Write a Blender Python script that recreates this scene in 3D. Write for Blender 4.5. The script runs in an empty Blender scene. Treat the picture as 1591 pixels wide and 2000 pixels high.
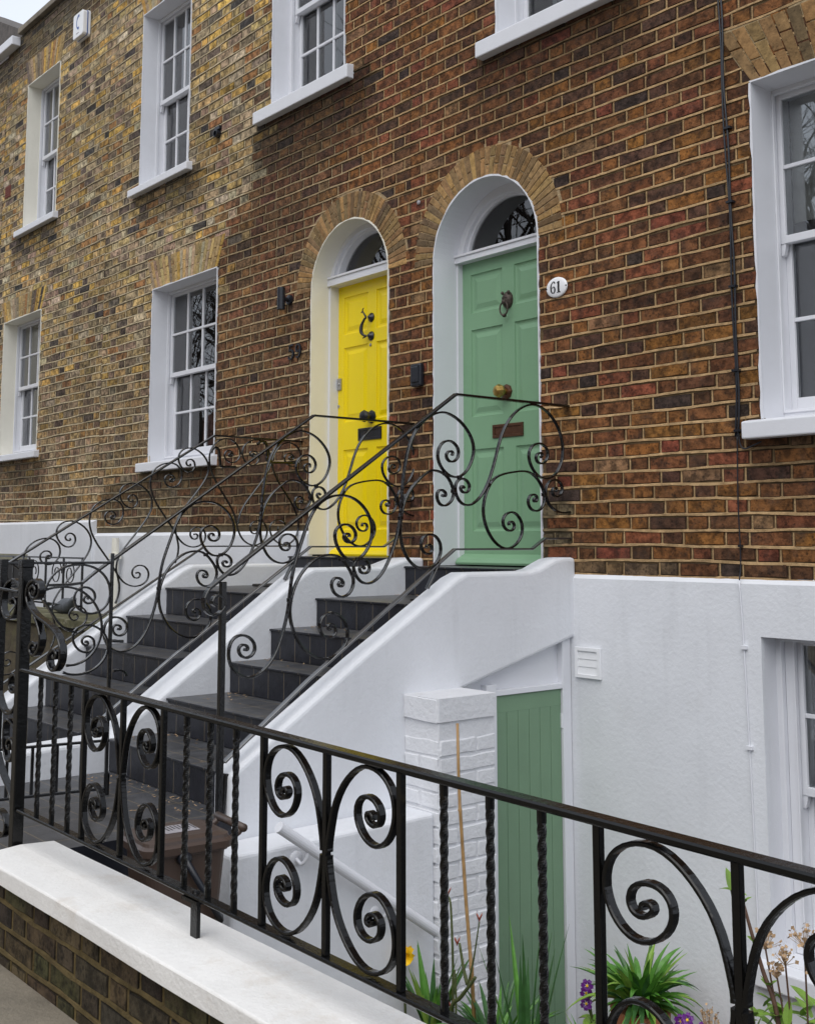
import bpy, math, random, json
from mathutils import Vector, Matrix
R = math.radians
rnd = random.Random(7)
scene = bpy.context.scene
col = scene.collection

# ------------------------------------------------------------------ camera
YAW, PITCH, ROLL = 0.881715516, 0.118139849, 0.000783544
FPX, CX, CY = 2231.38, 770.715, 793.291
cam_d = bpy.data.cameras.new('camera'); cam = bpy.data.objects.new('camera', cam_d); col.objects.link(cam)
fwd = Vector((-math.sin(YAW)*math.cos(PITCH), math.cos(YAW)*math.cos(PITCH), math.sin(PITCH)))
right = Vector((math.cos(YAW), math.sin(YAW), 0)); up = right.cross(fwd)
r2 = math.cos(ROLL)*right + math.sin(ROLL)*up; u2 = -math.sin(ROLL)*right + math.cos(ROLL)*up
mat = Matrix((r2, u2, -fwd)).transposed().to_4x4()
mat.translation = Vector((5.22663804, -5.05437049, 0.18554995))
cam.matrix_world = mat
cam_d.sensor_fit = 'HORIZONTAL'; cam_d.sensor_width = 36
cam_d.lens = FPX/1591*36
cam_d.shift_x = (795.5-CX)/1591; cam_d.shift_y = (CY-1000)/1591
cam_d.clip_start = 0.05; cam_d.clip_end = 600
scene.camera = cam
# ------------------------------------------------------------------ world, sun, exposure
SUN_EL, SUN_ROT = R(52), R(150)
w = bpy.data.worlds.new('World'); scene.world = w; w.use_nodes = True
nt = w.node_tree; nt.nodes.clear()
out = nt.nodes.new('ShaderNodeOutputWorld'); bg = nt.nodes.new('ShaderNodeBackground')
sky = nt.nodes.new('ShaderNodeTexSky'); sky.sky_type = 'NISHITA'; sky.sun_disc = False
sky.sun_elevation = SUN_EL; sky.sun_rotation = SUN_ROT; sky.air_density = 1.0; sky.dust_density = 4.0
hs = nt.nodes.new('ShaderNodeHueSaturation'); hs.inputs['Saturation'].default_value = 0.6
tc = nt.nodes.new('ShaderNodeTexCoord'); cn = nt.nodes.new('ShaderNodeTexNoise'); cn.inputs['Scale'].default_value = 1.6; cn.inputs['Detail'].default_value = 6
cr = nt.nodes.new('ShaderNodeMapRange'); cr.inputs['From Min'].default_value = 0.35; cr.inputs['From Max'].default_value = 0.7
cr.inputs['To Min'].default_value = 0.78; cr.inputs['To Max'].default_value = 0.95
mx = nt.nodes.new('ShaderNodeMixRGB'); mx.inputs['Color2'].default_value = (7.6, 8.15, 9.1, 1)
nt.links.new(tc.outputs['Generated'], cn.inputs['Vector']); nt.links.new(cn.outputs['Fac'], cr.inputs['Value'])
nt.links.new(cr.outputs['Result'], mx.inputs['Fac']); nt.links.new(sky.outputs['Color'], hs.inputs['Color'])
nt.links.new(hs.outputs['Color'], mx.inputs['Color1']); nt.links.new(mx.outputs['Color'], bg.inputs['Color'])
bg.inputs['Strength'].default_value = 0.105
nt.links.new(bg.outputs['Background'], out.inputs['Surface'])
sd = bpy.data.lights.new('sun', 'SUN'); sd.energy = 1.3; sd.angle = R(60); sd.color = (1.0, 0.97, 0.92)
sun = bpy.data.objects.new('sun', sd); col.objects.link(sun)
sun_dir = Vector((math.sin(SUN_ROT)*math.cos(SUN_EL), math.cos(SUN_ROT)*math.cos(SUN_EL), math.sin(SUN_EL)))
sun.rotation_euler = sun_dir.to_track_quat('Z', 'Y').to_euler()
scene.view_settings.view_transform = 'Standard'; scene.view_settings.look = 'None'
scene.view_settings.exposure = 0.30; scene.view_settings.gamma = 1.0
scene.render.engine = 'CYCLES'

# ------------------------------------------------------------------ helpers
def tag(o, label=None, cat=None, group=None, kind=None):
    if label: o['label'] = label
    if cat: o['category'] = cat
    if group: o['group'] = group
    if kind: o['kind'] = kind
    return o
def empty(name, loc=(0,0,0), label=None, cat=None, group=None):
    o = bpy.data.objects.new(name, None); col.objects.link(o); o.location = loc; o.empty_display_size = .1
    return tag(o, label, cat, group)
class MB:
    def __init__(s): s.v=[]; s.f=[]; s.m=[]; s.c=[]
    def face(s, pts, m=0, c=None):
        n=len(s.v); s.v += [tuple(p) for p in pts]; s.f.append(tuple(range(n, n+len(pts)))); s.m.append(m); s.c.append(c)
    def idx(s, vs, fs, m=0, c=None):
        n=len(s.v); s.v += [tuple(p) for p in vs]
        for f in fs: s.f.append(tuple(i+n for i in f)); s.m.append(m); s.c.append(c)
    def box(s, x0,x1,y0,y1,z0,z1, m=0, c=None):
        if x0>x1: x0,x1=x1,x0
        if y0>y1: y0,y1=y1,y0
        if z0>z1: z0,z1=z1,z0
        vs=[(x0,y0,z0),(x1,y0,z0),(x1,y1,z0),(x0,y1,z0),(x0,y0,z1),(x1,y0,z1),(x1,y1,z1),(x0,y1,z1)]
        s.idx(vs,[(0,3,2,1),(4,5,6,7),(0,1,5,4),(1,2,6,5),(2,3,7,6),(3,0,4,7)],m,c)
    def obox(s, o, a, b, c3, m=0):       # oriented box, centre o, half vectors a b c
        o=Vector(o);a=Vector(a);b=Vector(b);c=Vector(c3)
        vs=[o+i*a+j*b+k*c for k in(-1,1) for j in(-1,1) for i in(-1,1)]
        fs=[(0,2,3,1),(4,5,7,6),(0,1,5,4),(1,3,7,5),(3,2,6,7),(2,0,4,6)]
        if a.cross(b).dot(c)<0: fs=[f[::-1] for f in fs]
        s.idx(vs,fs,m)
    def prism(s, poly, axis, a0, a1, m=0): # poly 2D extruded on axis 'x' (poly=(y,z)) 'y' (x,z) 'z' (x,y)
        def P(p,a): return (a,p[0],p[1]) if axis=='x' else ((p[0],a,p[1]) if axis=='y' else (p[0],p[1],a))
        n=len(poly); vs=[P(p,a0) for p in poly]+[P(p,a1) for p in poly]
        fs=[tuple(range(n))[::-1], tuple(range(n,2*n))]+[(i,(i+1)%n,(i+1)%n+n,i+n) for i in range(n)]
        s.idx(vs,fs,m)
    def tube(s, pts, rad, n=8, m=0, cap=True):
        pts=[Vector(p) for p in pts]; rr=rad if isinstance(rad,(list,tuple)) else [rad]*len(pts)
        t0=(pts[1]-pts[0]).normalized(); nrm=t0.orthogonal().normalized(); vs=[]
        for i,p in enumerate(pts):
            t=(pts[min(i+1,len(pts)-1)]-pts[max(i-1,0)])
            if t.length<1e-9: t=t0
            t.normalize(); nrm=(nrm-t*nrm.dot(t))
            if nrm.length<1e-6: nrm=t.orthogonal()
            nrm.normalize(); b=t.cross(nrm)
            for k in range(n):
                a=2*math.pi*k/n; vs.append(p+rr[i]*(math.cos(a)*nrm+math.sin(a)*b))
        fs=[]
        for i in range(len(pts)-1):
            for k in range(n):
                k2=(k+1)%n; fs.append((i*n+k,i*n+k2,(i+1)*n+k2,(i+1)*n+k))
        if cap: fs.append(tuple(range(n))[::-1]); fs.append(tuple(range((len(pts)-1)*n,len(pts)*n)))
        s.idx(vs,fs,m)
    def lathe(s, o, axis, prof, n=24, m=0):  # prof: (r, h) list along axis
        o=Vector(o);ax=Vector(axis).normalized();u=ax.orthogonal().normalized();v=ax.cross(u);vs=[]
        for r,h in prof:
            for k in range(n):
                a=2*math.pi*k/n; vs.append(o+ax*h+r*(math.cos(a)*u+math.sin(a)*v))
        fs=[(i*n+k,i*n+(k+1)%n,(i+1)*n+(k+1)%n,(i+1)*n+k) for i in range(len(prof)-1) for k in range(n)]
        fs.append(tuple(range(n))[::-1]); fs.append(tuple(range((len(prof)-1)*n,len(prof)*n)))
        s.idx(vs,fs,m)
    def ribbon(s, pts, nrm, w, th, m=0, ends=True, hammered=0.0):  # flat bar along pts; nrm = width direction
        pts=[Vector(p) for p in pts]; N=Vector(nrm).normalized(); vs=[]
        L=len(pts)
        for i,p in enumerate(pts):
            t=(pts[min(i+1,L-1)]-pts[max(i-1,0)])
            t.normalize(); b=N.cross(t).normalized()
            k=1.0
            if ends:
                e=min(i,L-1-i)
                if e<3: k=1.0+0.35*(3-e)/3
            hw=w/2; ht=th/2*k*(1+hammered*math.sin(i*2.3))
            ch=min(ht*.5,hw*.3)
            for a,c in ((-hw+ch,-ht),(hw-ch,-ht),(hw,-ht+ch),(hw,ht-ch),(hw-ch,ht),(-hw+ch,ht),(-hw,ht-ch),(-hw,-ht+ch)):
                vs.append(p+N*a+b*c)
        n=8; fs=[(i*n+k,(i+1)*n+k,(i+1)*n+(k+1)%n,i*n+(k+1)%n) for i in range(L-1) for k in range(n)]
        fs.append(tuple(range(n))); fs.append(tuple(range((L-1)*n,L*n))[::-1])
        s.idx(vs,fs,m)
    def build(s, name, mats, parent=None, smooth=False, bevel=0, seg=2, subsurf=0):
        me=bpy.data.meshes.new(name); me.from_pydata([tuple(v) for v in s.v],[],s.f)
        if not isinstance(mats,(list,tuple)): mats=[mats]
        for mt in mats: me.materials.append(mt)
        me.polygons.foreach_set('material_index', s.m)
        if any(c is not None for c in s.c):
            ca=me.color_attributes.new('Col','FLOAT_COLOR','CORNER'); buf=[]
            for f,c in zip(s.f,s.c):
                cc=c if c is not None else (.5,.5,.5)
                if len(cc)==len(f) and isinstance(cc[0],(tuple,list)):
                    for q in cc: buf += [q[0],q[1],q[2],1.0]
                else: buf += [cc[0],cc[1],cc[2],1.0]*len(f)
            ca.data.foreach_set('color', buf)
        if smooth: me.polygons.foreach_set('use_smooth',[True]*len(me.polygons))
        me.update()
        if 'pane' in name or 'glass' in name:
            import bmesh
            bm=bmesh.new(); bm.from_mesh(me); bmesh.ops.recalc_face_normals(bm,faces=bm.faces); bm.to_mesh(me); bm.free()
        o=bpy.data.objects.new(name, me); col.objects.link(o)
        if bevel:
            b=o.modifiers.new('bevel','BEVEL'); b.width=bevel; b.segments=seg; b.limit_method='ANGLE'; b.angle_limit=R(35); b.harden_normals=False
        if subsurf:
            b=o.modifiers.new('sub','SUBSURF'); b.levels=subsurf; b.render_levels=subsurf
        if parent: 
            o.parent=parent
            if parent.type=='EMPTY' or True:
                o.matrix_parent_inverse = Matrix.Translation(parent_world(parent)).inverted()
        return o
def parent_world(p):
    v=Vector((0,0,0))
    while p:
        v += p.location
        if p.parent is not None: v += p.matrix_parent_inverse.translation
        p=p.parent
    return v
def crom(pts, n=5):                     # Catmull-Rom through points (any dimension)
    P=[Vector(p) for p in pts]; P=[2*P[0]-P[1]]+P+[2*P[-1]-P[-2]]; o=[]
    for i in range(1,len(P)-2):
        for k in range(n):
            t=k/n; o.append(0.5*((2*P[i])+(P[i+1]-P[i-1])*t+(2*P[i-1]-5*P[i]+4*P[i+1]-P[i+2])*t*t+(3*P[i]-P[i-1]-3*P[i+1]+P[i+2])*t**3))
    o.append(P[-2]); return o
def smooth_pts(p, it=1):
    for _ in range(it):
        q=[p[0]]+[[ (p[i-1][k]+2*p[i][k]+p[i+1][k])/4 for k in range(len(p[0]))] for i in range(1,len(p)-1)]+[p[-1]]; p=q
    return p

# ------------------------------------------------------------------ materials
def material(name, base, rough=.6, metal=0, spec=.5, bump=0, bscale=40, var=0, vscale=6, attr=False, coat=0, bdetail=6, spots=0, var2=None, normal=None, streak=0):
    m=bpy.data.materials.new(name); m.use_nodes=True; t=m.node_tree; L=t.links.new
    b=t.nodes['Principled BSDF']; b.inputs['Roughness'].default_value=rough; b.inputs['Metallic'].default_value=metal
    b.inputs['Specular IOR Level'].default_value=spec; b.inputs['Coat Weight'].default_value=coat; b.inputs['Coat Roughness'].default_value=.08
    tc=t.nodes.new('ShaderNodeTexCoord'); co=tc.outputs['Object']
    if attr:
        a=t.nodes.new('ShaderNodeAttribute'); a.attribute_name='Col'; c=a.outputs['Color']
    else:
        a=t.nodes.new('ShaderNodeRGB'); a.outputs[0].default_value=(*base,1); c=a.outputs[0]
    if var:
        n=t.nodes.new('ShaderNodeTexNoise'); n.inputs['Scale'].default_value=vscale; n.inputs['Detail'].default_value=8; n.inputs['Roughness'].default_value=.65
        L(co,n.inputs['Vector'])
        mr=t.nodes.new('ShaderNodeMapRange'); q_=.09 if var>.5 and attr else .2; mr.inputs['From Min'].default_value=.5-q_; mr.inputs['From Max'].default_value=.5+q_
        mr.inputs['To Min'].default_value=1-var; mr.inputs['To Max'].default_value=1+var*.6; L(n.outputs['Fac'],mr.inputs['Value'])
        mm=t.nodes.new('ShaderNodeVectorMath'); mm.operation='SCALE'; L(c,mm.inputs[0]); L(mr.outputs[0],mm.inputs['Scale']); c=mm.outputs[0]
    if var2:   # (colour, scale, threshold lo, hi, amount)
        n=t.nodes.new('ShaderNodeTexNoise'); n.inputs['Scale'].default_value=var2[1]; n.inputs['Detail'].default_value=7; n.inputs['Roughness'].default_value=.7
        mp=t.nodes.new('ShaderNodeMapping'); mp.inputs['Location'].default_value=(3.1,7.7,1.3); L(co,mp.inputs['Vector']); L(mp.outputs[0],n.inputs['Vector'])
        mr=t.nodes.new('ShaderNodeMapRange'); mr.inputs['From Min'].default_value=var2[2]; mr.inputs['From Max'].default_value=var2[3]
        mr.inputs['To Max'].default_value=var2[4]; L(n.outputs['Fac'],mr.inputs['Value'])
        mi=t.nodes.new('ShaderNodeMixRGB'); mi.inputs['Color2'].default_value=(*var2[0],1); L(mr.outputs[0],mi.inputs['Fac']); L(c,mi.inputs['Color1']); c=mi.outputs[0]
    if streak:
        mp=t.nodes.new('ShaderNodeMapping'); mp.inputs['Scale'].default_value=(9,9,.7); L(co,mp.inputs['Vector'])
        n=t.nodes.new('ShaderNodeTexNoise'); n.inputs['Scale'].default_value=1.6; n.inputs['Detail'].default_value=8; L(mp.outputs[0],n.inputs['Vector'])
        mr=t.nodes.new('ShaderNodeMapRange'); mr.inputs['From Min'].default_value=.56; mr.inputs['From Max'].default_value=.80; mr.inputs['To Min'].default_value=1; mr.inputs['To Max'].default_value=1-streak
        L(n.outputs['Fac'],mr.inputs['Value']); mm=t.nodes.new('ShaderNodeVectorMath'); mm.operation='SCALE'; L(c,mm.inputs[0]); L(mr.outputs[0],mm.inputs['Scale']); c=mm.outputs[0]
    if spots:
        v=t.nodes.new('ShaderNodeTexVoronoi'); v.inputs['Scale'].default_value=55; L(co,v.inputs['Vector'])
        n=t.nodes.new('ShaderNodeTexNoise'); n.inputs['Scale'].default_value=22; n.inputs['Detail'].default_value=5; L(co,n.inputs['Vector'])
        ad=t.nodes.new('ShaderNodeMath'); ad.operation='MULTIPLY_ADD'; L(v.outputs['Distance'],ad.inputs[0]); ad.inputs[1].default_value=.5; L(n.outputs['Fac'],ad.inputs[2])
        mr=t.nodes.new('ShaderNodeMapRange'); mr.inputs['From Min'].default_value=.5; mr.inputs['From Max'].default_value=.66; mr.inputs['To Min'].default_value=1-spots; mr.inputs['To Max'].default_value=1
        L(ad.outputs[0],mr.inputs['Value']); mm=t.nodes.new('ShaderNodeVectorMath'); mm.operation='SCALE'; L(c,mm.inputs[0]); L(mr.outputs[0],mm.inputs['Scale']); c=mm.outputs[0]
    L(c,b.inputs['Base Color'])
    if bump:
        n=t.nodes.new('ShaderNodeTexNoise'); n.inputs['Scale'].default_value=bscale; n.inputs['Detail'].default_value=bdetail; n.inputs['Roughness'].default_value=.6; L(co,n.inputs['Vector'])
        bp=t.nodes.new('ShaderNodeBump'); bp.inputs['Strength'].default_value=1; bp.inputs['Distance'].default_value=bump; L(n.outputs['Fac'],bp.inputs['Height']); L(bp.outputs[0],b.inputs['Normal'])
    m['out']=0
    return m
M={}
M['brick']=material('brick',(.2,.1,.05),.9,attr=True,bump=.011,bscale=34,var=.55,vscale=15,spots=.55,spec=.25,bdetail=9,var2=((.050,.034,.026),7,.5,.66,.6))
M['mortar']=material('mortar',(.4,.3,.2),.95,attr=True,bump=.007,bscale=80,var=.35,vscale=22,spec=.2,var2=((.12,.09,.06),10,.56,.72,.6))
M['rubbed']=material('rubbed_brick',(.2,.1,.05),.9,attr=True,bump=.003,bscale=70,var=.45,vscale=24,spec=.3,spots=.35)
M['render']=material('white_render',(.72,.735,.77),.7,bump=.0026,bscale=42,var=.07,vscale=1.8,var2=((.45,.42,.36),2.2,.58,.85,.28),bdetail=5,streak=.07)
M['paint']=material('white_gloss_paint',(.72,.73,.77),.38,bump=.0008,bscale=90,var=.03,vscale=5)
M['cream']=material('cream_paint',(.80,.775,.68),.5,bump=.002,bscale=30,var=.04,vscale=4)
M['coping']=material('coping_paint',(.80,.785,.76),.75,bump=.003,bscale=60,var=.10,vscale=3,var2=((.45,.34,.22),3.6,.54,.78,.5),spots=0)
M['wbrick']=material('painted_brick',(.70,.71,.74),.6,bump=.006,bscale=38,var=.05,vscale=9,var2=((.35,.33,.28),6,.62,.85,.5))
M['yellow']=material('yellow_gloss_paint',(.86,.66,.004),.26,bump=.0006,bscale=50,var=.03,vscale=3)
M['green']=material('green_eggshell_paint',(.20,.36,.215),.36,bump=.0008,bscale=70,var=.04,vscale=4)
M['dgreen']=material('green_door_paint',(.165,.275,.17),.5,bump=.0008,bscale=70,var=.05,vscale=5)
M['iron']=material('black_iron_paint',(.004,.004,.0045),.15,spec=.62,bump=.0007,bscale=60,var=.4,vscale=20,bdetail=2)
M['irond']=material('worn_iron_paint',(.0035,.0034,.0034),.20,spec=.34,bump=.0009,bscale=80,var=.5,vscale=14,bdetail=3,var2=((.05,.036,.012),6,.62,.85,.5))
M['brass']=material('aged_brass',(.50,.33,.10),.3,metal=1,bump=.001,bscale=60,var=.4,vscale=30)
M['knock']=material('dark_weathered_bronze',(.075,.055,.045),.5,metal=.4,bump=.003,bscale=90,var=.5,vscale=40)
M['bronze']=material('brown_bronze',(.12,.055,.03),.4,metal=.6,bump=.002,bscale=80,var=.4,vscale=30)
M['dark']=material('dark_interior',(.030,.029,.030),.9)
M['room']=material('room_lining',(.045,.043,.042),.9)
M['blind']=material('blind_slats',(.66,.66,.66),.6)
M['blindc']=material('pale_closed_blind',(.80,.81,.83),.6)
M['cloth']=material('pale_curtain',(.55,.53,.48),.9,var=.1,vscale=8)
M['plastic']=material('black_plastic',(.012,.014,.02),.3,spec=.5)
M['bin']=material('brown_bin_plastic',(.070,.046,.036),.38,bump=.0006,bscale=200,var=.1,vscale=10)
M['whitep']=material('white_plastic',(.82,.83,.85),.3)
M['blue']=material('blue_mark',(.03,.09,.32),.4)
M['steel']=material('steel',(.5,.5,.5),.3,metal=1)
M['leaf']=material('leaf',(.085,.24,.03),.4,var=.35,vscale=18)
M['leafd']=material('dark_leaf',(.04,.12,.03),.42,var=.35,vscale=18)
M['leafl']=material('light_leaf',(.20,.34,.05),.45,var=.25,vscale=18)
M['stem']=material('brown_stem',(.10,.05,.03),.6,var=.4,vscale=30)
M['gstem']=material('green_stem',(.08,.10,.03),.6,var=.4,vscale=30)
M['cane']=material('bamboo_cane',(.36,.215,.085),.45,var=.25,vscale=30)
M['petaly']=material('yellow_petal',(.9,.55,.01),.5)
M['petalp']=material('purple_petal',(.12,.01,.20),.5,var=.2,vscale=60)
M['dry']=material('dried_flower',(.45,.30,.17),.8,var=.35,vscale=40)
M['terra']=material('terracotta',(.35,.15,.07),.8,var=.25,vscale=12,bump=.001)
M['soil']=material('soil',(.035,.025,.018),.95,bump=.02,bscale=25,var=.5,vscale=12)
M['slateroof']=material('slate_roof',(.10,.085,.075),.8,var=.4,vscale=9,bump=.01,bscale=12)
M['stone']=material('coping_stone',(.23,.20,.155),.9,var=.4,vscale=7,bump=.006,bscale=20)
M['moss']=material('mossy_stone',(.075,.06,.035),.95,var=.5,vscale=9,bump=.012,bscale=20,var2=((.10,.10,.03),5,.5,.7,.6))
M['mosstop']=material('moss_covered_coping',(.10,.095,.045),.95,var=.6,vscale=12,bump=.012,bscale=25,var2=((.30,.28,.20),7,.55,.65,.7))
M['bark']=material('bark',(.055,.045,.038),.9)
M['mat']=material('doormat',(.028,.024,.022),1.0,bump=.01,bscale=180)
M['pave']=material('pavement_stone',(.22,.19,.145),.9,bump=.006,bscale=70,var=.35,vscale=5,var2=((.10,.11,.04),7,.55,.75,.5))
M['asphalt']=material('asphalt',(.05,.05,.05),.9,bump=.005,bscale=120,var=.2,vscale=2)
M['ink']=material('black_enamel',(.01,.01,.012),.35)
M['sticker']=material('sticker_white',(.36,.34,.36),.5)
M['feather']=material('grey_feather',(.10,.11,.125),.7,var=.4,vscale=40)
M['olive']=material('olive_paint',(.23,.22,.15),.6)
def tile_material():
    m=bpy.data.materials.new('slate_tile'); m.use_nodes=True; t=m.node_tree; L=t.links.new; b=t.nodes['Principled BSDF']
    tc=t.nodes.new('ShaderNodeTexCoord'); sp=t.nodes.new('ShaderNodeSeparateXYZ'); L(tc.outputs['Object'],sp.inputs[0])
    g=t.nodes.new('ShaderNodeNewGeometry'); sn=t.nodes.new('ShaderNodeSeparateXYZ'); L(g.outputs['True Normal'],sn.inputs[0])
    def math_(op,a,bv=None,c=None):
        n=t.nodes.new('ShaderNodeMath'); n.operation=op
        for i,q in enumerate((a,bv,c)):
            if q is None: continue
            if hasattr(q,'is_linked') or hasattr(q,'node'): L(q,n.inputs[i])
            else: n.inputs[i].default_value=q
        return n.outputs[0]
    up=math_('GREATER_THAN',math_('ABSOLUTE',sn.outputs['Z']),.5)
    # joint on x every .15 on risers, every .30 on treads; on y every .30 on treads
    wob=t.nodes.new('ShaderNodeTexNoise'); wob.inputs['Scale'].default_value=30; L(tc.outputs['Object'],wob.inputs['Vector'])
    wv=math_('MULTIPLY',wob.outputs['Fac'],.003)
    def joint(coord,per,wd):
        f=math_('FRACT',math_('DIVIDE',math_('ADD',math_('ADD',coord,10.07),wv),per))
        return math_('LESS_THAN',f,wd/per)
    jx=math_('MAXIMUM',math_('MULTIPLY',joint(sp.outputs['X'],.152,.0038),math_('SUBTRACT',1.0,up)),math_('MULTIPLY',joint(sp.outputs['X'],.305,.006),up))
    jy=math_('MULTIPLY',joint(sp.outputs['Y'],.152,.005),up)
    j=math_('MAXIMUM',jx,jy)
    n=t.nodes.new('ShaderNodeTexNoise'); n.inputs['Scale'].default_value=9; n.inputs['Detail'].default_value=9; n.inputs['Roughness'].default_value=.7; L(tc.outputs['Object'],n.inputs['Vector'])
    ra=t.nodes.new('ShaderNodeMapRange'); ra.inputs['From Min'].default_value=.3; ra.inputs['From Max'].default_value=.7; ra.inputs['To Min'].default_value=.5; ra.inputs['To Max'].default_value=1.5; L(n.outputs['Fac'],ra.inputs['Value'])
    mc=t.nodes.new('ShaderNodeMixRGB'); mc.inputs['Color1'].default_value=(.015,.016,.022,1); mc.inputs['Color2'].default_value=(.062,.063,.068,1); L(up,mc.inputs['Fac'])  # treads paler than risers: sky sheen painted into the upward faces
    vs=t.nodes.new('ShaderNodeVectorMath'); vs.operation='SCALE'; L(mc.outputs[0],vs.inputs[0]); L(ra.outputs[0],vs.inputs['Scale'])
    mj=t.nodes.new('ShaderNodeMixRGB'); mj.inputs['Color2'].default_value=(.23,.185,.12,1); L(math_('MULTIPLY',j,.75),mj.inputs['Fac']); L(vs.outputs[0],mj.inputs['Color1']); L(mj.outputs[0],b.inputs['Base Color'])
    b.inputs['Roughness'].default_value=.36; b.inputs['Specular IOR Level'].default_value=.35
    bp=t.nodes.new('ShaderNodeBump'); bp.inputs['Distance'].default_value=.003; L(math_('SUBTRACT',n.outputs['Fac'],j),bp.inputs['Height']); L(bp.outputs[0],b.inputs['Normal'])
    return m
M['tile']=tile_material()
def glass_material(name,tint=(.9,.93,.95),refl=1.0,wav=.00018):
    m=bpy.data.materials.new(name); m.use_nodes=True; t=m.node_tree; L=t.links.new; t.nodes.clear()
    o=t.nodes.new('ShaderNodeOutputMaterial'); mix=t.nodes.new('ShaderNodeMixShader'); tr=t.nodes.new('ShaderNodeBsdfTransparent'); gl=t.nodes.new('ShaderNodeBsdfGlossy')
    tr.inputs[0].default_value=(*tint,1); gl.inputs['Roughness'].default_value=.01; fr=t.nodes.new('ShaderNodeFresnel'); fr.inputs['IOR'].default_value=1.5
    mu=t.nodes.new('ShaderNodeMath'); mu.operation='MULTIPLY_ADD'; mu.inputs[1].default_value=2.3*refl; mu.inputs[2].default_value=.015*refl; L(fr.outputs[0],mu.inputs[0]); mu.use_clamp=True
    tc=t.nodes.new('ShaderNodeTexCoord'); n=t.nodes.new('ShaderNodeTexNoise'); n.inputs['Scale'].default_value=5; n.inputs['Detail'].default_value=1; L(tc.outputs['Object'],n.inputs['Vector'])
    bp=t.nodes.new('ShaderNodeBump'); bp.inputs['Distance'].default_value=wav; L(n.outputs['Fac'],bp.inputs['Height']); L(bp.outputs[0],gl.inputs['Normal'])
    L(mu.outputs[0],mix.inputs[0]); L(tr.outputs[0],mix.inputs[1]); L(gl.outputs[0],mix.inputs[2]); L(mix.outputs[0],o.inputs['Surface'])
    return m
M['glass']=glass_material('window_glass')

# ------------------------------------------------------------------ brickwork
COURSE=.083; SL=.237; HL=.115; J=.0160
def mixc(a,b,t): return tuple(a[i]*(1-t)+b[i]*t for i in range(3))
def scl(a,k): return tuple(x*k for x in a)
BROWN=[((.265,.108,.042),7),((.225,.090,.038),6),((.300,.125,.040),6),((.175,.078,.038),5),((.130,.064,.040),4),((.290,.095,.046),3),((.325,.140,.036),3),((.340,.190,.095),1),((.275,.080,.044),1),((.080,.052,.042),1)]
YELL=[((.50,.345,.145),7),((.44,.31,.145),6),((.40,.30,.18),5),((.29,.225,.150),4),((.56,.345,.095),3),((.36,.185,.075),2),((.17,.13,.10),3),((.070,.062,.056),1),((.52,.43,.29),3),((.42,.29,.20),2)]
MIDB=[((.260,.160,.082),5),((.195,.115,.064),5),((.320,.200,.092),3),((.115,.078,.055),3),((.22,.095,.052),2),((.30,.19,.08),2)]
WALLB=[((.068,.050,.028),5),((.055,.042,.027),5),((.080,.060,.032),3),((.042,.034,.024),3),((.060,.054,.024),2)]
def pick(pal):
    tot=sum(k for _,k in pal); r=rnd.random()*tot
    for c,k in pal:
        r-=k
        if r<=0: break
    j=rnd.uniform(.86,1.16); return tuple(x*j*rnd.uniform(.95,1.05) for x in c)
def lerp(a,b,t): return a+(b-a)*t
def bound_x(z):
    if z<1: return -3.9+.8*z*.6
    if z<2.6: return lerp(-3.42,-3.38,(z-1)/1.6)
    if z<3.5: return lerp(-3.38,-2.62,(z-2.6)/.9)
    return -2.55
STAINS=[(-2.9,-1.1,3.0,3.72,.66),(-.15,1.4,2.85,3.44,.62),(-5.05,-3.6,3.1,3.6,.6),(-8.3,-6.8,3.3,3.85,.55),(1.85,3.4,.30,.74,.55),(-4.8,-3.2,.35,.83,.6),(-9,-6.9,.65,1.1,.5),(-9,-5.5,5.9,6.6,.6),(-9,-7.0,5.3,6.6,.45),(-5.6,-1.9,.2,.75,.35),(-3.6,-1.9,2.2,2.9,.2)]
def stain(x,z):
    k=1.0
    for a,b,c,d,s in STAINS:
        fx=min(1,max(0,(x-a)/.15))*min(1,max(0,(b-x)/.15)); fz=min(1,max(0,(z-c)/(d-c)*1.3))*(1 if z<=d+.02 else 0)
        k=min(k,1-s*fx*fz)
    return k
from mathutils import noise as mnoise
def patch(x,z):
    return 1+.34*mnoise.noise(Vector((x*.9,z*1.3,3.3)))+.30*mnoise.noise(Vector((x*3.1,z*4.2,9.1)))
def brick_col(x,z):
    k_=patch(x,z)
    return scl(brick_col0(x,z),(.66 if x>bound_x(z) else .98*rnd.uniform(.8,1.2))*k_)
def brick_col0(x,z):
    if .47<x<.66+.05*math.sin(z*37) and z<.44: return scl((.21,.16,.09),rnd.uniform(.85,1.1))
    if .40<x<1.5 and z<.06 : return mixc(pick(BROWN),(.25,.20,.12),.6)
    bx=bound_x(z)+rnd.gauss(0,.22)
    if x>bx:
        c=pick(BROWN)
        if x<-1.6: c=mixc(c,pick(MIDB),.45)
    else:
        c=pick(YELL)
        if z<2.4 and x>-9: c=mixc(c,pick(MIDB),max(0,min(.75,(2.6-z)/1.6*.7)))
        if z>5.9: c=mixc(c,(.06,.052,.045),.6)
    return scl(c,stain(x,z))
def mortar_col(x,z):
    return scl(mortar_col0(x,z),(.5+.5*patch(x,z))*(.92 if x>bound_x(z) else .9))
def mortar_col0(x,z):
    if .47<x<.66+.05*math.sin(z*37) and z<.44: return scl((.21,.16,.09),rnd.uniform(.85,1.1))
    if x>bound_x(z): c=(.48,.32,.165) if x>-1.5 else (.42,.31,.18)
    else: c=(.56,.46,.30)
    n=.85+.3*rnd.random()
    return scl(c,n*stain(x,z)**1.6)
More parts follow.
